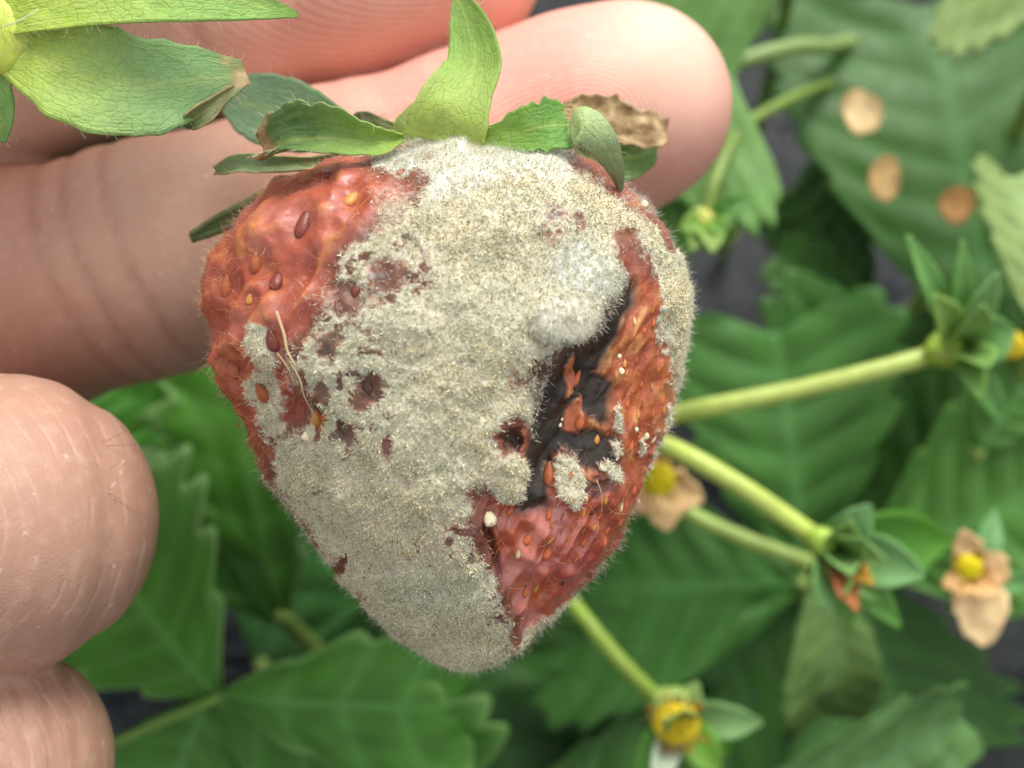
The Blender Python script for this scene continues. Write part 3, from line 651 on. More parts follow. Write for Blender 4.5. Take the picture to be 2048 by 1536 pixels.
def build_hand():
    h = .62; o = np.array([-112., -48, -52]); dims = (np.array([24., 56, 27]) - o) / h
    nx, ny, nz = [int(v) for v in dims]
    gx = (o[0] + h * np.arange(nx)).astype(np.float32); gy = (o[1] + h * np.arange(ny)).astype(np.float32); gz = (o[2] + h * np.arange(nz)).astype(np.float32)
    G = np.stack(np.meshgrid(gx, gy, gz, indexing='ij'), -1)
    def chain(P, f, k=3.0):
        d = None
        for (a, ra), (b, rb) in zip(f[:-1], f[1:]):
            e = rcone(P, a.astype(np.float32), b.astype(np.float32), ra, rb); d = e if d is None else smin(d, e, k)
        return d
    dm = chain(G, MID); di = chain(G, IDX)
    # flexion folds of the middle and index fingers
    def folds(P, f, marks):
        ax = nrm(f[3][0] - f[1][0]); u = (P - f[1][0].astype(np.float32)) @ ax.astype(np.float32)
        g = 0
        for (u0, wd, dp) in marks: g = g + dp * np.exp(-((u - u0 + .12 * (P[..., 1] - 10)) / wd) ** 2)
        return g * sst(-26, -16, P[..., 2])
    dm = dm + folds(G, MID, [(9.5, .7, .22), (12.5, .6, .30), (16.2, .7, .22), (36.5, .9, .15)])
    di = di + folds(G, IDX, [(14., .7, .2), (22.5, .8, .35), (24.6, .7, .15)])
    d = smin(dm, di, .9)
    gpx = 1024 + FPX * G[..., 0] / (D0 - G[..., 2]); gpy = 768 - FPX * G[..., 1] / (D0 - G[..., 2])
    dr = chain(G, RNG); rr = np.hypot(gpx + 300, (gpy - 1045) * .85)
    dr = dr + .38 * np.exp(-((rr - 520) / 26) ** 2) + .12 * np.exp(-((rr - 405) / 20) ** 2) + .10 * np.exp(-((rr - 455) / 18) ** 2) + .14 * np.exp(-((rr - 345) / 16) ** 2)
    dl = chain(G, LIT); rl = np.hypot(gpx + 420, (gpy - 1560) * .8)
    for r0 in (436, 474, 528, 574): dl = dl + .22 * np.exp(-((rl - r0) / 14) ** 2)
    d = smin(d, dr, 1.2); d = smin(d, dl, 1.2)
    palm = None
    for a, b, ra, rb in (((-74, 26, -29), (-104, 12, -30), 12.5, 15), ((-74, 1, -29), (-104, 0, -31), 12.5, 15), ((-74, -16, -28), (-104, -10, -30), 12.5, 15), ((-74, -32, -26), (-104, -18, -28), 11, 14), ((-98, 26, -24), (-78, 44, -16), 13, 10)):
        e = rcone(G, np.array(a, np.float32), np.array(b, np.float32), ra, rb); palm = e if palm is None else smin(palm, e, 7)
    d = smin(d, palm, 6)
    TH = [(np.array([-86., 36, -14]), 12.), (np.array([-64., 43, 5]), 11.), (np.array([-44., 42, 4]), 10.), (np.array([-26., 39.5, 4]), 8.8)]; d = smin(d, chain(G, TH), 2)  # thumb out of frame, posed to shade the middle finger
    d = np.maximum(d, -(gx[:, None, None] + 109))        # the wrist end, far outside the picture
    # keep the field open-ended only inside the grid
    d[0] = d[-1] = 1; d[:, 0] = d[:, -1] = 1; d[:, :, 0] = d[:, :, -1] = 1
    V, F = surface_nets(d, o, h)
    # ---- skin fields
    def seg_u(f):                                    # distance to a finger's axis and arc position
        best = np.full(len(V), 1e9); uu = np.zeros(len(V)); acc = 0
        for (a, ra), (b, rb) in zip(f[:-1], f[1:]):
            ab = b - a; ln = np.linalg.norm(ab); t = np.clip(((V - a) @ ab) / (ab @ ab), 0, 1)
            q = np.linalg.norm(V - a - t[:, None] * ab, axis=1) - (ra + (rb - ra) * t)
            m = q < best; best[m] = q[m]; uu[m] = acc + t[m] * ln; acc += ln
        return best, uu
    bm, um = seg_u(MID); bi, ui = seg_u(IDX); br, ur = seg_u(RNG); bl, ul = seg_u(LIT)
    who = np.argmin(np.stack([bm, bi, br, bl], 1), 1)
    amid = nrm(MID[-1][0] - MID[3][0]); aidx = nrm(IDX[-1][0] - IDX[2][0])
    def prints(tip, ax, off):
        c = tip - ax * off; rel = V - c; u = rel @ ax; vv = rel - u[:, None] * ax
        sd = nrm(np.cross(np.array([0, 0, 1.]), ax)); v = vv @ sd + 2.6
        dd = np.sqrt((np.where(u > 0, u * .95, u * .35)) ** 2 + v ** 2 + .2)
        return dd, sst(-34, -8, u) * sst(13, 8, np.abs(u - 2) * (u > 0))
    d1, a1 = prints(MID[-1][0], amid, 5.0); d2, a2 = prints(IDX[-1][0], aidx, 2.0)
    phase = np.where(who == 0, d1, d2) * 2 * np.pi / .40
    front = sst(-22, -15, V[:, 2])
    ramp = np.where(who == 0, a1, np.where(who == 1, a2, 0)) * front
    ramp = ramp * np.where(who < 2, 1, 0)
    # transverse lines over the bent knuckles follow the finger's own length
    px = project(V)
    line = np.where(who == 2, ell(px, -260, 1045, 1, .86) / 34., np.where(who == 3, ell(px, -330, 1560, 1, .8) / 36., um / 1.3))
    lam = np.where(who == 2, 1.0, np.where(who == 3, 1.1, .0)) + np.where((who == 0) & (um < 52), .22, 0)
    axm = nrm(MID[3][0] - MID[1][0]); uf = (V - MID[1][0]) @ axm + .12 * (V[:, 1] - 10)
    axi = nrm(IDX[3][0] - IDX[1][0]); ui2 = (V - IDX[1][0]) @ axi + .12 * (V[:, 1] - 10)
    cre = np.zeros(len(V))
    for u0 in (9.5, 12.5, 16.2): cre = np.maximum(cre, (who == 0) * np.exp(-((uf - u0) / .45) ** 2))
    cre = np.maximum(cre, .5 * (who == 0) * np.exp(-((uf - 36.5) / .9) ** 2))
    for u0 in (14., 22.5): cre = np.maximum(cre, .55 * (who == 1) * np.exp(-((ui2 - u0) / .7) ** 2))
    for x0 in (16, 54, 108, 154): cre = np.maximum(cre, .6 * (who == 3) * np.exp(-((np.hypot(px[:, 0] + 420, (px[:, 1] - 1560) * .8) - 420 - x0) / 7) ** 2))
    cre *= .6 + .5 * fbm(V * .35, 2, 4)
    base = np.repeat(srgb(206, 168, 146)[None], len(V), 0)
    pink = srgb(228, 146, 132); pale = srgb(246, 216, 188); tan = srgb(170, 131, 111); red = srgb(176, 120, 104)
    tipm = sst(52, 70, um) * (who == 0); tipi = sst(38, 60, ui) * (who == 1)
    base = mixc(base, pink, np.clip(np.maximum(tipm, tipi * .7), 0, 1) * .8)
    base = mixc(base, pale, (who == 0) * sst(1.5, .35, ell(px, 1345, 120, 150, 170)) * .42)  # cream highlight painted on the fingertip's upper right
    base = mixc(base, red, (who == 0) * sst(50, 30, um) * .75)  # redder palm-side skin, also darkened to stand in for shade
    base = mixc(base, tan, (who >= 2) * .8)
    base = np.clip(base * (1 + .10 * fbm(V * .12, 3, 8)[:, None]), 0, 1)
    lab = 'bare left hand, two fingers laid behind the mouldy berry, the others curled at left'
    t = Thing('hand', np.array([-74., 0, -27]), lab, 'hand')
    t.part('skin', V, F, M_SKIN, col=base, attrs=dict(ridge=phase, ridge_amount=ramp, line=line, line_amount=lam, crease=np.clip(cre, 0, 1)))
    # sparse hairs on the bent ring finger
    hp = []; hd = []; hl = []
    spots = [(205, 888, 1.0, .35, 3.6), (215, 890, 1, .1, 3.0), (222, 940, 1, .3, 1.4), (217, 992, 1, -.35, 3.4), (232, 1000, 1, -.45, 3.6), (270, 1122, 1, .05, 1.6), (255, 1015, .8, -.5, 2.2), (245, 872, 1, .2, 2.0)]
    for (x, y, dx, dy, ln) in spots:
        i = np.argmin(((px - [x, y]) ** 2).sum(1) + np.where(who == 2, 0, 1e6) + np.where(V[:, 2] > -6, 0, 1e6))
        hp.append(V[i]); hd.append([dx, dy, .35]); hl.append(ln)
    V2, F2, c2 = fibres(np.array(hp), np.array(hd, float), np.array(hl), np.full(len(hp), .022), np.full(len(hp), .008), rng.uniform(-.35, .35, len(hp)), 8, 4, np.repeat(srgb(150, 118, 92)[None], len(hp), 0))
    t.part('finger_hair', V2, F2, M_HAIR, col=c2, kind='stuff')
build_hand()

# ------------------------------------------------------------------ the mouldy strawberry
OUT = [(590, 345), (640, 322), (720, 316), (790, 300), (880, 288), (1000, 290), (1100, 300), (1180, 322), (1240, 370), (1292, 418), (1335, 480), (1362, 540), (1378, 600), (1374, 660), (1368, 720), (1357, 800), (1340, 865), (1310, 935), (1275, 1003), (1240, 1072), (1195, 1140), (1150, 1195), (1090, 1252), (1045, 1298), (1000, 1324), (940, 1337), (880, 1324), (820, 1290), (760, 1238), (710, 1180), (660, 1120), (620, 1070), (580, 1010), (545, 950), (510, 888), (475, 830), (450, 780), (425, 710), (409, 640), (413, 570), (432, 510), (470, 450), (530, 393)]
BC = np.array([890., 745.])
M1 = [(740, 318), (790, 345), (850, 365), (800, 430), (745, 470), (690, 500), (665, 560), (700, 610), (640, 640), (600, 680), (585, 740), (620, 790), (600, 860), (545, 890), (550, 960), (585, 1015), (620, 1070), (665, 1135), (715, 1195), (775, 1260), (835, 1315), (900, 1350), (960, 1355), (1015, 1340), (1032, 1290), (1008, 1220), (985, 1150), (955, 1090), (968, 1045), (935, 985), (975, 968), (1000, 905), (985, 870), (1040, 850), (1080, 880), (1082, 742), (1130, 702), (1175, 692), (1205, 645), (1240, 592), (1268, 545), (1225, 500), (1255, 480), (1300, 520), (1322, 560), (1350, 560), (1345, 520), (1300, 455), (1240, 400), (1180, 348), (1100, 285), (880, 265)]
M2 = [(1318, 520), (1330, 600), (1340, 680), (1352, 740), (1357, 800), (1340, 850), (1315, 915), (1290, 980), (1270, 1020), (1400, 1020), (1460, 700), (1420, 520), (1360, 500)]
M3 = [(505, 640), (545, 650), (555, 700), (540, 760), (562, 800), (552, 850), (578, 880), (530, 885), (490, 800), (480, 770), (520, 740), (495, 690)]
M4 = [(1010, 1330), (1030, 1290), (1060, 1262), (1110, 1225), (1180, 1180), (1100, 1290), (1030, 1350)]
WHT = [(735, 318), (860, 280), (1100, 285), (1175, 335), (1110, 385), (1060, 352), (990, 372), (930, 402), (850, 425), (850, 372), (790, 348)]
BLK = [(1082, 745), (1130, 705), (1200, 690), (1240, 610), (1262, 570), (1268, 600), (1238, 680), (1215, 740), (1180, 760), (1240, 780), (1225, 850), (1185, 825), (1160, 850), (1140, 880), (1180, 892), (1240, 900), (1230, 935), (1150, 920), (1100, 935), (1080, 1005), (1052, 1012), (1060, 930), (1085, 880), (1076, 800)]
ROT = [(1270, 545), (1300, 560), (1330, 640), (1345, 720), (1348, 790), (1320, 880), (1280, 950), (1200, 960), (1080, 960), (1060, 900), (1085, 760), (1180, 700), (1230, 640)]
LOW = [(960, 1000), (1080, 1000), (1280, 960), (1300, 940), (1240, 1080), (1150, 1200), (1040, 1300), (1010, 1230), (960, 1090)]
HOLES = [(730, 785, 26, 34, 1), (700, 858, 24, 22, 1), (785, 890, 10, 34, .9), (631, 850, 12, 36, 1.2), (655, 790, 14, 30, 1), (612, 768, 10, 24, .8), (660, 690, 30, 26, .9), (775, 545, 50, 40, .9), (735, 600, 55, 40, .55), (1025, 885, 20, 26, 1.3), (880, 1090, 60, 30, .38), (930, 1050, 40, 30, .6), (985, 1060, 20, 20, .8), (1040, 780, 16, 26, .5), (1075, 720, 16, 26, .3), (830, 960, 20, 16, .5), (1110, 430, 30, 14, .4), (1240, 470, 30, 16, .6), (770, 1130, 20, 14, .45), (735, 1190, 12, 18, .45), (680, 1130, 8, 18, .9), (640, 985, 12, 7, .7)]
ACH_L = [(703, 399, 1.05, 15, 't'), (608, 450, 1.25, 10, 'r'), (513, 524, 1.1, 5, 'b'), (453, 571, 1.0, 5, 'b'), (434, 643, 1.0, 10, 'b'), (553, 562, 1.1, 0, 'r'), (468, 740, 1.1, -15, 'b'), (526, 786, 1.1, -10, 'b'), (476, 823, 1.0, -15, 'b'), (546, 682, 1.0, -8, 'r'), (712, 580, .7, 5, 'r'), (735, 772, .8, 0, 'd'), (632, 836, .9, 0, 't'), (655, 350, .6, 60, 'r'), (800, 345, .55, 30, 'b'), (790, 327, .5, 0, 'b'), (858, 317, .55, 70, 'b'), (945, 296, .5, 80, 'b'), (880, 287, .55, 85, 'b'), (500, 600, .6, 10, 't')]
ACH_R = [(1096, 947, 1.15, 0, 'b'), (1019, 1022, .75, 10, 't'), (1097, 1029, .7, 5, 't'), (1054, 1079, .7, 30, 't'), (1093, 1106, .7, 15, 't'), (1036, 1108, .6, 0, 'c'), (1073, 1175, .6, 5, 't'), (1051, 1182, .7, 10, 't'), (1167, 1086, .6, 30, 't'), (1153, 1116, .55, 20, 't'), (1135, 1121, .5, 0, 't'), (1185, 1022, .6, 40, 'd'), (1242, 1013, .55, 10, 'c'), (1200, 1030, .55, 60, 't'), (1152, 757, .85, 15, 't'), (1159, 844, .8, 10, 't'), (1193, 879, .6, 20, 't'), (1124, 1165, .5, -20, 'd'), (1215, 1060, .5, 35, 't')]

def build_berry():
    NP, NF, NB = 860, 300, 80
    o2 = (np.array(OUT) - BC); ang = np.arctan2(-o2[:, 1], o2[:, 0]); rad = np.hypot(o2[:, 0], o2[:, 1])
    k = np.argsort(ang); ang, rad = ang[k], rad[k]
    ph = np.linspace(-np.pi, np.pi, NP, endpoint=False)
    rho = np.interp(ph, np.concatenate([ang - 2 * np.pi, ang, ang + 2 * np.pi]), np.tile(rad, 3))
    kk = np.ones(13) / 13; rho = np.convolve(np.pad(rho, 6, mode='wrap'), kk, 'valid')
    rho = rho * D0 / FPX * .982
    al = np.concatenate([np.linspace(0, np.pi / 2, NF), np.linspace(np.pi / 2, np.pi, NB + 1)[1:]]); al[0] = 1e-3; al[-1] = np.pi - 1e-3
    c3 = L(BC[0], BC[1], 0)
    A, PH = np.meshgrid(al, ph, indexing='ij'); R = np.repeat(rho[None], len(al), 0)
    sa = np.sin(A) ** .94
    Z = np.where(A < np.pi / 2, 14.0, 12.0) * np.sign(np.cos(A)) * np.abs(np.cos(A)) ** .92
    # the shoulders are fuller than the tip
    Zs = 1 + .10 * np.sin(PH) * sa - .16 * np.clip(-np.sin(PH), 0, 1) * sa ** 2
    P = np.stack([c3[0] + R * sa * np.cos(PH), c3[1] + R * sa * np.sin(PH), Z * Zs], -1)
    def normals(P):
        du = np.gradient(P, axis=0); dv = np.roll(P, -1, 1) - np.roll(P, 1, 1)
        n = nrm(np.cross(du, dv)); return n
    N0 = normals(P); p = P.reshape(-1, 3); px = project(p); n0 = N0.reshape(-1, 3)
    front = (A < np.pi / 2).reshape(-1)
    nA = fbm(p * .28, 3, 1); nB = fbm(p * .9, 3, 2); nC = fbm(p * 2.4, 2, 3)
    wob = np.stack([fbm(p * .5, 2, 11), fbm(p * .5, 2, 12)], 1) * 16 + np.stack([nC, fbm(p * 2.4, 2, 6)], 1) * 9
    q = px + wob; qb = px + wob * .6
    m = sst(24, -34, sdpoly(q, M1)); m = np.maximum(m, sst(10, -8, sdpoly(q, M2))); m = np.maximum(m, .85 * sst(16, -14, sdpoly(q, M3))); m = np.maximum(m, .7 * sst(8, -6, sdpoly(q, M4)))
    film = .50 * sst(1.2, .2, ell(q, 790, 440, 70, 110, -10)) + .46 * sst(1.2, .3, ell(q, 700, 600, 110, 70, 0)) + .42 * sst(1.2, .3, ell(q, 590, 730, 50, 80)) + .34 * sst(1.2, .3, ell(q, 1265, 430, 40, 60, -30)) + .42 * sst(1.3, .2, ell(q, 1088, 800, 24, 100, 6)) + .36 * sst(1.3, .2, ell(q, 1215, 640, 24, 70, 32))
    hole = np.zeros(len(p))
    for (x, y, rx, ry, s) in HOLES: hole = np.maximum(hole, s * sst(1.75, .35, ell(q, x, y, rx, ry)))
    blobs = [(1130, 640, 66, 50, 0, 1.0), (1010, 952, 46, 46, 0, .75), (1146, 958, 30, 48, 10, .6), (1222, 945, 18, 16, 0, .3), (1262, 848, 9, 30, 18, .1), (1300, 900, 7, 26, 20, .1), (1250, 905, 7, 16, 20, .15)]
    bl = np.zeros(len(p)); bh = np.zeros(len(p))
    for (x, y, rx, ry, a, hh) in blobs:
        e = ell(q, x, y, rx, ry, a); bl = np.maximum(bl, sst(1.12, .7, e)); bh = np.maximum(bh, hh * np.sqrt(np.clip(1 - (e / 1.15) ** 2, 0, 1)))
    white = sst(16, -22, sdpoly(q, WHT)) * (.75 + .35 * nB)
    white = np.maximum(white, .9 * sst(1.25, .4, ell(q, 1165, 545, 90, 62, 15)) * (.7 + .5 * nC)); white = np.maximum(white, bl * np.where(px[:, 1] > 800, .25, .8))
    m = np.clip(np.maximum(np.maximum(m, film) - hole * .9, bl), 0, 1)
    m = np.where(front, m, m * .8)
    blk = sst(34, 0, sdpoly(qb, BLK)); blk *= 1 - sst(1.15, .8, ell(q, 1153, 768, 13, 46, 0)); blk *= 1 - sst(1.2, .7, ell(q, 1176, 846, 17, 38, 15))
    blk = np.maximum(blk, sst(1.2, .8, ell(q, 1025, 888, 22, 27))); blk = np.maximum(blk, .7 * sst(1.2, .4, ell(q, 1190, 975, 40, 18, -20)))
    blk = np.maximum(blk, .8 * sst(1.2, .6, ell(q, 1236, 925, 14, 22, 20)) ); blk = np.clip(blk * (1.2 + .4 * nC + .25 * nB), 0, 1) * (1 - bl)
    rot = sst(25, -25, sdpoly(q, ROT)); low = sst(25, -25, sdpoly(q, LOW))
    # ---- relief in millimetres
    h = .75 * nA + .13 * nB * (1 - .3 * m)
    h = h + .30 * m * (.7 + .35 * nC + .22 * fbm(p * 1.6, 2, 91)) + bh * .8
    h = h - 1.25 * sst(60, -70, sdpoly(px, ROT)) - .25 * blk - .5 * sst(1.1, .3, ell(q, 1025, 888, 24, 28))
    left = sst(760, 560, px[:, 0]) * (1 - m)
    rid = 1 - np.abs(fbm(np.stack([(px[:, 0] + .55 * px[:, 1]) / 60, (px[:, 1] - .6 * px[:, 0]) / 170], 1), 2, 21)) * 2
    h = h + left * .45 * (rid - .4)
    wr = 1 - np.abs(fbm(np.stack([(px[:, 0] * .86 + px[:, 1] * .5) / 26, (px[:, 1] * .86 - px[:, 0] * .5) / 120], 1), 2, 23)) * 2
    h = h + (low * 1.1 + rot * .2) * .34 * (wr - .4) * (1 - m)
    flk = fbm(np.stack([(px[:, 0] * .9 + px[:, 1] * .3) / 11, (px[:, 1] * .9 - px[:, 0] * .3) / 34], 1), 2, 29)
    h = h + rot * (1 - blk) * .09 * flk * (1 - m)
    cut = sst(1.2, .3, ell(px, 993, 1110, 9, 60, -14)) + .7 * sst(1.2, .3, ell(px, 975, 1065, 9, 26, -25)); h = h - .7 * cut
    for (x, y, s, a, c) in ACH_L + ACH_R:
        if c == 'c' : continue
        e = ell(px, x, y, 17 * s + 6, 24 * s + 6, a); near = e < 3
        h[near] += (-.42 * s * np.exp(-e[near] ** 2 * 1.1) + .1 * s * np.exp(-((e[near] - 1.6) / .5) ** 2)) * (1 - .4 * m[near])
    p1 = p + n0 * h[:, None]; N1 = normals(p1.reshape(P.shape)).reshape(-1, 3)
    N1[:NP] = [0, 0, 1]; N1[-NP:] = [0, 0, -1]
    # ---- the berry's own colour, plus sky gloss painted pink at lower right
    red, pink, org, dred = srgb(156, 78, 60), srgb(186, 116, 104), srgb(184, 116, 70), srgb(136, 58, 44)
    col = mixc(red[None], pink, np.clip(sst(.0, .7, nA) * .8, 0, 1)); col = mixc(col, org, sst(.0, .6, nB + .5 * (rid - .6)) * .85); col = mixc(col, dred, sst(.25, .8, -nA) * .5)
    rc = mixc(srgb(176, 98, 60)[None], srgb(204, 146, 94), sst(.0, .6, flk)); rc = mixc(rc, srgb(154, 78, 50), sst(.1, .6, -flk + .3 * nB))
    col = mixc(col, rc, rot)
    lc = mixc(srgb(172, 88, 64)[None], srgb(200, 132, 124), sst(-.1, .4, fbm(px / 55, 2, 31)) * .8); lc = mixc(lc, srgb(196, 100, 52), sst(.1, .5, -wr * .5 + nB * .5) * .6)  # pink patches paint sky reflections into the wet lower flesh
    lc = mixc(lc, srgb(178, 84, 86), sst(1.3, .3, ell(q, 1160, 1140, 90, 70)) * .5)
    col = mixc(col, lc, low)
    col = mixc(col, srgb(30, 32, 27), blk * .97); col = mixc(col, srgb(70, 22, 16), np.clip(cut, 0, 1) * .8)
    brown = np.clip(hole, 0, 1) * sst(30, -20, sdpoly(px, M1)); col = mixc(col, srgb(86, 60, 46), brown * .85)
    col = mixc(col, srgb(198, 112, 48), sst(1.2, .5, ell(q, 631, 850, 11, 34)))
    edge = sst(40, 0, np.abs(sdpoly(q, M1))) * (1 - rot); col = mixc(col, srgb(104, 68, 54), edge * .75)
    shade = mixc(np.ones(3)[None], srgb(150, 60, 50) , 0 * m)
    col = np.clip(col * (1 + .12 * nC[:, None]), 0, 1)
    wet = np.clip(.3 + .55 * low + .2 * rot - .25 * blk + .35 * nA - .3 * edge, 0, 1)
    reg = np.zeros(len(p))
    for (x, y, rx, ry, s) in ((670, 770, 150, 180, 1), (760, 540, 140, 110, 1), (1120, 450, 90, 60, .8), (890, 1090, 110, 50, .9), (1000, 1250, 50, 80, .6), (620, 930, 90, 60, .3), (1060, 720, 60, 90, .6), (900, 700, 320, 280, .3), (820, 400, 70, 60, .8)):
        reg = np.maximum(reg, s * sst(1.3, .4, ell(q, x, y, rx, ry)))
    gapn = sst(.0, .30, fbm(p * 1.5, 3, 61))
    col = mixc(col, srgb(78, 62, 50), reg * gapn * .85 * sst(40, -10, sdpoly(px, M1)))
    spk = sst(.10, .38, fbm(p * 2.5, 2, 81)) * (.2 + .8 * sst(-.25, .35, fbm(p * .3, 2, 83) + .35 * sst(1000, 600, px[:, 1]))) * (1 - bl) * (1 - .8 * np.clip(white, 0, 1))
    inm = sst(10, -30, sdpoly(px, M1)); spk = spk * inm
    col = mixc(col, srgb(96, 88, 66), spk * .9)
    ms = m * (1 - .85 * reg * gapn) * (1 - .3 * spk)
    t = Thing('strawberry', L(890, 300, 0), 'rotting strawberry under grey mould held against the fingers', 'strawberry')
    fr = grid_faces(len(al), NP, True)
    t.part('flesh', p1, fr, M_BERRY, col=col, attrs=dict(mould=ms, white=np.clip(white, 0, 1), wet=wet))

    # ---- scattering over the skin
    nu = len(al)
    G1 = p1.reshape(nu, NP, 3); GN = N1.reshape(nu, NP, 3)
    area = np.linalg.norm(np.cross(G1[1:] - G1[:-1], np.roll(G1, -1, 1)[:-1] - G1[:-1]), axis=2)
    def scatter(n, dens):
        wgt = (area * dens.reshape(nu, NP)[:-1]).ravel(); tot = wgt.sum(); cdf = np.cumsum(wgt) / tot
        i = np.searchsorted(cdf, rng.random(n)); a, b = i // NP, i % NP; u, v = rng.random(n), rng.random(n); b2 = (b + 1) % NP
        f = lambda Gx: ((Gx[a, b] * ((1 - u) * (1 - v))[:, None] + Gx[a + 1, b] * (u * (1 - v))[:, None] + Gx[a + 1, b2] * (u * v)[:, None] + Gx[a, b2] * ((1 - u) * v)[:, None]))
        return f(G1), nrm(f(GN)), a * NP + b
    vis = np.where((A < np.pi * .62).reshape(-1), 1.0, .25)
    gran = fbm(p * 3.2, 2, 41)
    sparse = sst(-.55, .15, gran + (m - .5) * 1.3 + .25 * nA) * (1 - .93 * reg * gapn)
    dens = (np.clip(m - .10, 0, 1) ** 1.1 * (.05 + sparse) * sst(.16, .5, m) * (1 - .55 * np.clip(white, 0, 1)) + .05 * sst(60, 0, sdpoly(q, M1)) * sst(.1, .5, gran) * (1 - rot)) * vis
    # beige spore heads: short thick curls
    dens = dens * (1 - .5 * spk) * (.62 + .5 * sst(-.3, .4, fbm(p * .35, 2, 71)))
    n = 52000; P0, Nn, ix = scatter(n, dens)
    d = nrm(Nn * .8 + rng.normal(size=(n, 3)) * .8); d = np.where(((d * Nn).sum(1) < .1)[:, None], nrm(d + Nn * .8), d)
    ln = rng.uniform(.10, .34, n) * (1 + .3 * nB[ix]); r = rng.uniform(.020, .050, n)
    hue = rng.random(n); nb2 = nA[ix]
    cA, cB, cC = srgb(246, 234, 194), srgb(226, 228, 198), srgb(255, 250, 226)
    warm = sst(-.35, .5, fbm(P0 * .22, 2, 55) + .4 * sst(700, 1200, px[ix][:, 1]))
    C = mixc(mixc(cB[None], cA, np.clip(warm + rng.normal(size=n) * .25, 0, 1)), cC, (hue > .82) * .8)
    C = mixc(C, srgb(178, 164, 130), (hue < .08) * .8) * rng.uniform(.88, 1.06, n)[:, None]
    V, F, c = fibres(P0 - Nn * .03, d, ln, r * .8, r * 1.15, rng.uniform(.2, .9, n), 3, 3, np.clip(C, 0, 1))
    t.part('grey_mould', V, F, M_MOULD, kind='stuff', col=c)
    # white cottony threads
    fz = np.clip(white * 1.3 * m, 0, 1) + bl * np.where(px[:, 1] > 800, .35, .9) + .03 * np.clip(m, 0, 1) + .35 * np.clip(film, 0, 1)
    n = 24000; P0, Nn, ix = scatter(n, fz * vis)
    d = nrm(Nn + rng.normal(size=(n, 3)) * .6); bln = bl[ix]
    ln = rng.uniform(.2, .6, n) * (1 - .25 * bln); r = rng.uniform(.007, .014, n)
    C = mixc(srgb(236, 238, 228)[None], srgb(246, 240, 222), bln) * rng.uniform(.8, 1.1, n)[:, None]
    V, F, c = fibres(P0, d, ln, r, r * .6, rng.uniform(-.7, .7, n), 3, 3, np.clip(C, 0, 1))
    t.part('white_mould', V, F, M_MOULD, kind='stuff', col=c)
    # fuzz standing off the outline
    rimw = (np.abs(A - np.pi / 2) < .3).reshape(-1) * (.25 + m + .7 * sst(1000, 1200, px[:, 1]) * (px[:, 0] > 980))
    n = 5200; P0, Nn, ix = scatter(n, rimw); d = nrm(Nn + rng.normal(size=(n, 3)) * .45)
    ln = rng.uniform(.25, .95, n); r = np.full(n, .009)
    V, F, c = fibres(P0, d, ln, r, r * .5, rng.uniform(-.5, .5, n), 3, 3, np.repeat(srgb(228, 226, 210)[None], n, 0))
    t.part('outline_fuzz', V, F, M_MOULD, kind='stuff', col=c)
    # pale curled styles on bare red skin
    bare = (1 - m) * (1 - blk) * (A < np.pi * .56).reshape(-1) * (.45 + .9 * sst(700, 480, px[:, 0]) + .3 * low)
    n = 1700; P0, Nn, ix = scatter(n, bare); d = nrm(Nn * .55 + rng.normal(size=(n, 3)) * .7)
    ln = rng.uniform(.35, 1.25, n); r = rng.uniform(.011, .019, n)
    C = mixc(srgb(226, 150, 104)[None], srgb(236, 202, 160), rng.random(n))
    V, F, c = fibres(P0, d, ln, r, r * .5, rng.uniform(-1.1, 1.1, n), 6, 3, C)
    t.part('curled_styles', V, F, M_HAIR, kind='stuff', col=c)

    # ---- achenes: one small mesh per look, an object each
    def achene_mesh(c, sd):
        u, v = np.meshgrid(np.linspace(0, np.pi, 11), np.linspace(0, 2 * np.pi, 14, endpoint=False), indexing='ij')
        y = -np.cos(u); wd = np.sin(u) ** .85 * (1 - .28 * y) * .5
        x = wd * np.cos(v) * .88; z = wd * np.sin(v) * .6
        V = np.stack([x, y * .72, z], -1).reshape(-1, 3)
        cc = mixc(srgb(*c)[None], srgb(*c) * .5, sst(.3, 1, V[:, 1] / .72)); cc = cc * (1 + .2 * fbm(V * 3, 2, sd)[:, None])
        me = mesh_from('achene', V * .001, grid_faces(11, 14, True), col=np.clip(cc, 0, 1)); me.materials.append(M_ACHENE); return me
    AM = {k: achene_mesh(c, i) for i, (k, c) in enumerate(dict(t=(198, 138, 66), r=(128, 60, 48), b=(168, 92, 56), d=(84, 56, 44), c=(226, 206, 160), o=(196, 104, 58)).items())}
    extra = []
    while len(extra) < 60:
        x, y = random.uniform(1090, 1350), random.uniform(560, 1080)
        pt = np.array([[x, y]])
        if sdpoly(pt, BLK)[0] < 14: continue
        if sdpoly(pt, ROT)[0] < -8 or (sdpoly(pt, LOW)[0] < -12):
            if all((x - e[0]) ** 2 + (y - e[1]) ** 2 > 320 for e in extra + ACH_R) and random.random() < .5:
                extra.append((x, y, random.uniform(.22, .5), random.uniform(-5, 30), random.choice('ttoooobc')))
    fmask = (A < np.pi * .5).reshape(-1)
    pf = project(p1)
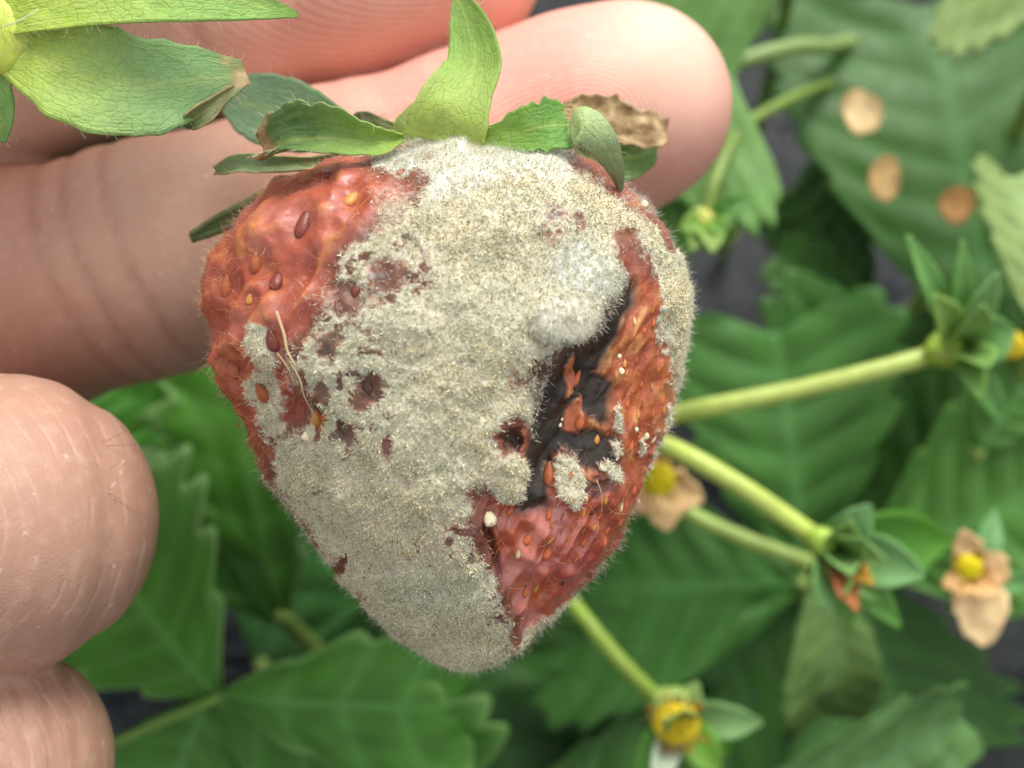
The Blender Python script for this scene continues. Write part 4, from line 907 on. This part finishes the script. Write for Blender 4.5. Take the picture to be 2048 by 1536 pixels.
    for (x, y, s, a, c) in ACH_L + [(x, y, s * .85, a, random.choice('too') if c == 't' else c) for (x, y, s, a, c) in ACH_R] + extra:
        i = np.argmin(((pf - [x, y]) ** 2).sum(1) + np.where(fmask, 0, 1e9))
        o = bpy.data.objects.new('achene', AM[c]); COL.objects.link(o); o.parent = t.o
        n = Vector(N1[i]); e1 = Vector((math.sin(math.radians(a)), math.cos(math.radians(a)), 0)); e1 = (e1 - n * e1.dot(n)).normalized()
        Rm = Matrix((e1.cross(n), e1, n)).transposed().to_4x4()
        o.matrix_local = Matrix.Translation(Vector((p1[i] - t.base) * .001) + n * (.00003 * s)) @ Rm @ Matrix.Diagonal((s * random.uniform(.7, 1.05) * (.6 if s < .51 else 1), s * random.uniform(.85, 1.2), s, 1))
    # ---- small dry bits on the skin
    def surf(x, y, lift=.1):
        i = np.argmin(((pf - [x, y]) ** 2).sum(1) + np.where(fmask, 0, 1e9)); return p1[i] + N1[i] * lift, N1[i]
    for k, (pts, r) in enumerate(([[(560, 628), (572, 665), (586, 700), (598, 730)], .10], [[(590, 715), (608, 750), (620, 790), (634, 832)], .055], [[(556, 700), (575, 712), (590, 735), (596, 765)], .05], [[(1186, 960), (1196, 985), (1199, 1012)], .045], [[(985, 1045), (975, 1062), (968, 1085)], .035], [[(465, 862), (480, 848), (492, 838)], .06], [[(690, 460), (720, 430), (745, 398), (752, 380)], .04])):
        P3 = [surf(x, y, .45)[0] for x, y in pts]
        V, F = tube(P3, [r, r * .9, r * .4], 24, 6); cc = srgb(226, 206, 164) if k < 4 else srgb(204, 132, 62)
        t.part('dry_fibre', V, F, M_HAIR, col=np.repeat(cc[None], len(V), 0))
    for (x, y, s) in ((981, 1040, .42), (1240, 742, .2), (1236, 713, .16), (1291, 871, .2), (613, 872, .28), (1287, 412, .22), (1270, 858, .15), (1118, 850, .12), (1124, 838, .1)):
        pc, nn = surf(x, y, .12); u, v = np.meshgrid(np.linspace(0, np.pi, 7), np.linspace(0, 2 * np.pi, 9, endpoint=False), indexing='ij')
        dd = np.stack([np.sin(u) * np.cos(v), np.sin(u) * np.sin(v) * 1.2, np.cos(u) * .45], -1).reshape(-1, 3)
        V = pc + dd * s * (1 + .3 * vnoise(dd * 2 + x, 5))[:, None]
        t.part('dry_flake', V, grid_faces(7, 9, True), M_FLAKE, col=np.repeat(srgb(232, 222, 188)[None], len(V), 0))
    return t, pf, p1, N1, fmask
berry, BPF, BP, BN, BFM = build_berry()

# ------------------------------------------------------------------ sepals
def sepal(t, pts, width, c0, c1, dry=0, dry_tip=.0, dry_edge=0, roll=0, camber=.2, profile=None, wrinkle=.15, ragged=.06, edge_roll=0, seed=0, label=None, hairs=60, solid=.13, base=None):
    """pts: (px, py, z); width in px"""
    ctrl = [L(*p) for p in pts]; zm = np.mean([p[2] for p in pts]); wmm = width * (D0 - zm) / FPX
    def colf(s, tt, v):
        cc = mixc(srgb(*c0)[None], srgb(*c1), sst(0, .75, s)); nz = fbm(v * .5, 3, seed)
        cc = mixc(cc, cc * .62, sst(.1, .6, nz) * .6); cc = mixc(cc, srgb(196, 204, 110), sst(.16, .04, np.abs(tt)) * .25)
        return np.clip(cc * 1.08 * (1 + .15 * nz[:, None]), 0, 1)
    V, F, uv, col, s, tt = blade(ctrl, wmm, roll, camber, 56, 19, colf, ragged, wrinkle, seed, profile, edge_roll)
    dr = dry + dry_tip * sst(.72, 1, s) + dry_edge * sst(.9, 1, np.abs(tt))
    o = t.part('sepal', V, F, M_SEPAL, col=col, uv=uv + seed * 3.7, attrs=dict(dry=np.clip(dr, 0, 1)), solid=solid, label=label)
    if hairs:
        e = np.where(np.abs(tt) > .99)[0]; e = e[s[e] > .04]; i = rng.choice(e, hairs); mid = (i // 19) * 19 + 9
        out = nrm(V[i] - V[mid] + 1e-6); nn = len(i)
        ax = nrm(np.array(ctrl[-1]) - np.array(ctrl[0]))
        d = nrm(out * .8 + ax * .7 + rng.normal(size=(nn, 3)) * .35)
        Vh, Fh, ch = fibres(V[i], d, rng.uniform(.3, .9, nn), np.full(nn, .015), np.full(nn, .007), rng.uniform(-.4, .4, nn), 3, 3, np.repeat(srgb(214, 214, 186)[None], nn, 0))
        t.part('edge_hair', Vh, Fh, M_HAIR, parent=o, kind='stuff', col=ch)
    return o
YG, GR, DG, GG = (168, 190, 86), (104, 156, 56), (66, 104, 46), (112, 148, 108)
# the berry's own calyx
sepal(berry, [(888, 288, 5.5), (908, 215, 6.5), (950, 130, 5), (938, 50, 3), (912, -12, 1)], 178, (176, 196, 92), (120, 160, 62), roll=[0, 0, 18, 30, 20], camber=.25, profile=[.92, .88, .70, .64, .46, .04], seed=1, wrinkle=.2, label='upright yellow-green sepal', hairs=50)
sepal(berry, [(962, 284, 6), (1040, 262, 7), (1100, 252, 7), (1152, 250, 6)], 104, (140, 180, 70), (92, 146, 48), dry_tip=.75, dry_edge=.15, roll=[-8, -6, 4, 14], camber=.2, profile=[.25, .62, .85, 1, 1.05, .8], seed=2, ragged=.22, wrinkle=.35, hairs=40)
sepal(berry, [(1140, 260, 7.5), (1168, 246, 8.5), (1205, 285, 8.2), (1232, 340, 6.5), (1243, 392, 4.5)], 78, (176, 198, 130), (130, 146, 106), dry_edge=.45, roll=[20, 10, -6, -10, -10], camber=-.3, profile=[.75, 1, .95, .7, .38, .05], seed=3, hairs=40, label='pale sepal curling down over the shoulder')
sepal(berry, [(1130, 235, -2), (1200, 235, -2.5), (1270, 255, -3), (1334, 268, -3.5)], 98, (150, 120, 60), (150, 112, 56), dry=1, roll=[0, 8, -8, 10], camber=.2, profile=[.6, .9, 1.0, .9, .75, .6], seed=4, wrinkle=.9, ragged=.2, hairs=12, label='withered brown sepal')
sepal(berry, [(1150, 300, -4), (1215, 315, -4), (1275, 312, -4.5), (1312, 285, -5)], 100, (96, 140, 60), (86, 130, 52), roll=0, profile=[.6, .9, 1, .9, .6, .1], seed=5, hairs=10)
sepal(berry, [(1130, 292, 2), (1180, 318, 2.5), (1225, 350, 2), (1245, 372, 1)], 52, (70, 84, 44), (56, 80, 40), dry=.35, profile=[.6, 1, 1, .8, .5, .1], seed=12, hairs=10)
sepal(berry, [(808, 276, 6), (740, 284, 7), (650, 278, 7.5), (580, 282, 7), (528, 312, 6)], 112, (150, 184, 74), (82, 116, 60), dry_tip=.85, dry_edge=.35, roll=[10, 0, -14, -26, -44], camber=.5, profile=[.12, .52, .8, 1.0, 1.0, .6], edge_roll=.4, ragged=.2, wrinkle=.4, seed=6, hairs=70, label='green sepal with a curled dry tip')
sepal(berry, [(680, 262, -1), (590, 236, -3), (520, 214, -4.5), (458, 192, -5)], 150, (104, 140, 100), (118, 156, 122), roll=[0, 4, 4, 0], camber=.1, profile=[.55, .85, 1.0, .98, .86, .5], seed=7, ragged=.03, hairs=20, label='grey-green sepal underside behind the others')
sepal(berry, [(700, 312, 1.5), (620, 332, 3.5), (540, 336, 4.5), (480, 332, 4.2), (432, 342, 3.2)], 40, (92, 112, 66), (132, 148, 108), dry_edge=.5, dry_tip=.2, roll=[-20, -20, -10, 0], camber=.6, profile=[.4, .7, .9, 1, .95, .4], edge_roll=.35, seed=8, hairs=24)
sepal(berry, [(690, 322, -1), (612, 360, .5), (540, 398, .5), (460, 440, -1), (386, 474, -3)], 36, (78, 98, 56), (84, 100, 60), dry_tip=.3, roll=[10, 5, 0, 0], camber=.8, profile=[.5, .8, .95, 1, .95, .45], seed=9, hairs=24, solid=.45, label='narrow rolled sepal pointing down left')
sepal(berry, [(800, 262, 0), (760, 252, 0), (730, 240, .5), (702, 246, 0)], 36, (150, 170, 100), (120, 136, 104), dry_tip=.5, roll=10, camber=.6, profile=[.8, .9, .9, 1, .9, .3], seed=10, hairs=60)
sepal(berry, [(900, 292, 2), (980, 300, 3.5), (1060, 300, 3.5), (1130, 312, 2)], 44, (96, 130, 50), (76, 100, 46), profile=[.6, 1, 1, .9, .6, .2], seed=11, hairs=0, roll=-35)
# receptacle rim and fruit stalk going back between the fingers
V, F = tube([L(880, 296, 1), L(868, 280, -2), L(850, 266, -6), L(835, 262, -11)], [3.8, 2.2, 1.3, 1.1], 40, 16)
berry.part('fruit_stalk', V, F, M_STEM, col=tubecol(V, srgb(140, 164, 84), 4))
hb = np.array([L(x, y, 1.5) for x, y in zip(rng.uniform(690, 830, 160), rng.uniform(238, 272, 160))])
Vh, Fh, ch = fibres(hb, rng.normal(size=(160, 3)) * .4 + np.array([-.3, .7, .6]), rng.uniform(.6, 1.6, 160), np.full(160, .010), np.full(160, .005), rng.uniform(-.5, .5, 160), 3, 3, np.repeat(srgb(214, 216, 186)[None], 160, 0))
berry.part('stalk_hair', Vh, Fh, M_HAIR, kind='stuff', col=ch)

# the second calyx, cut by the top left corner
cal = Thing('strawberry_calyx', L(-20, 55, 8), 'fresh green calyx seen from behind in the top left corner', 'calyx')
sepal(cal, [(-20, 45, 9), (150, 2, 10.5), (300, -10, 10), (460, 0, 9), (596, 30, 7)], 116, (186, 208, 84), (134, 176, 80), dry_tip=.2, roll=[0, 0, 0, 0, 0], camber=.12, profile=[.55, .9, 1.0, .95, .66, .08], seed=21, ragged=.03, hairs=80, wrinkle=.25, label='long upper sepal of the calyx')
sepal(cal, [(-10, 75, 8.5), (110, 130, 9.2), (230, 168, 8.5), (360, 168, 6.5), (490, 146, 4)], 214, (184, 206, 84), (126, 168, 104), dry_tip=.55, roll=[0, 0, 0, 0, 0], camber=.10, profile=[.42, .72, .98, 1.0, .90, .72, .22], seed=22, ragged=.07, hairs=110, wrinkle=.3, label='broad netted sepal with a torn dry tip')
sepal(cal, [(-30, 100, 8), (-20, 160, 8.5), (-5, 220, 8), (8, 285, 7)], 84, (140, 178, 74), (116, 164, 80), profile=[.6, .9, 1, .95, .7, .1], seed=23, hairs=30, camber=.15)
sepal(cal, [(-40, 30, 8), (-90, -60, 8), (-120, -150, 7)], 130, (150, 186, 80), (118, 162, 84), seed=24, hairs=0)
sepal(cal, [(-40, 70, 8), (-140, 100, 8), (-260, 130, 6)], 150, (150, 186, 80), (118, 162, 84), seed=25, hairs=0)
sepal(cal, [(368, 252, 6.0), (395, 232, 6.8), (430, 206, 6.4), (468, 172, 5.4)], 46, (92, 116, 66), (128, 126, 84), dry_edge=.6, roll=-30, camber=.7, profile=[.3, .8, 1, .8, .5, .1], seed=26, hairs=14, label='folded-over corner of the broad sepal')
V, F = tube([L(-55, 50, 9.5), L(-75, 20, 13), L(-150, -60, 18), L(-280, -160, 22)], [1.6, 1.2, 1.1, 1.1], 40, 14)
cal.part('pedicel', V, F, M_STEM, col=tubecol(V, srgb(176, 196, 92), 6))
u, v = np.meshgrid(np.linspace(0, np.pi, 18), np.linspace(0, 2 * np.pi, 28, endpoint=False), indexing='ij')
dd = np.stack([np.sin(u) * np.cos(v), np.sin(u) * np.sin(v), np.cos(u) * .35], -1).reshape(-1, 3)
V = L(-30, 66, 8.9) + dd * 3.0 * (1 + .06 * vnoise(dd * 3, 2))[:, None]
cal.part('receptacle', V, grid_faces(18, 28, True), M_STEM, col=tubecol(V, srgb(196, 210, 84), 5))
n = 90; hb = np.array([L(x, y, 9.8) for x, y in zip(rng.uniform(-10, 60, n), rng.uniform(10, 110, n))])
Vh, Fh, ch = fibres(hb, rng.normal(size=(n, 3)) * .6 + np.array([.3, 0, .6]), rng.uniform(.5, 1.5, n), np.full(n, .012), np.full(n, .006), rng.uniform(-.5, .5, n), 3, 3, np.repeat(srgb(220, 224, 186)[None], n, 0))
cal.part('fine_hair', Vh, Fh, M_HAIR, kind='stuff', col=ch)
V, F = tube([L(0, 55, 11.5), L(30, 45, 12), L(55, 32, 12), L(78, 18, 11.5)], [.05, .045, .02], 20, 5)
cal.part('long_hair', V, F, M_HAIR, col=np.repeat(srgb(232, 236, 208)[None], len(V), 0))
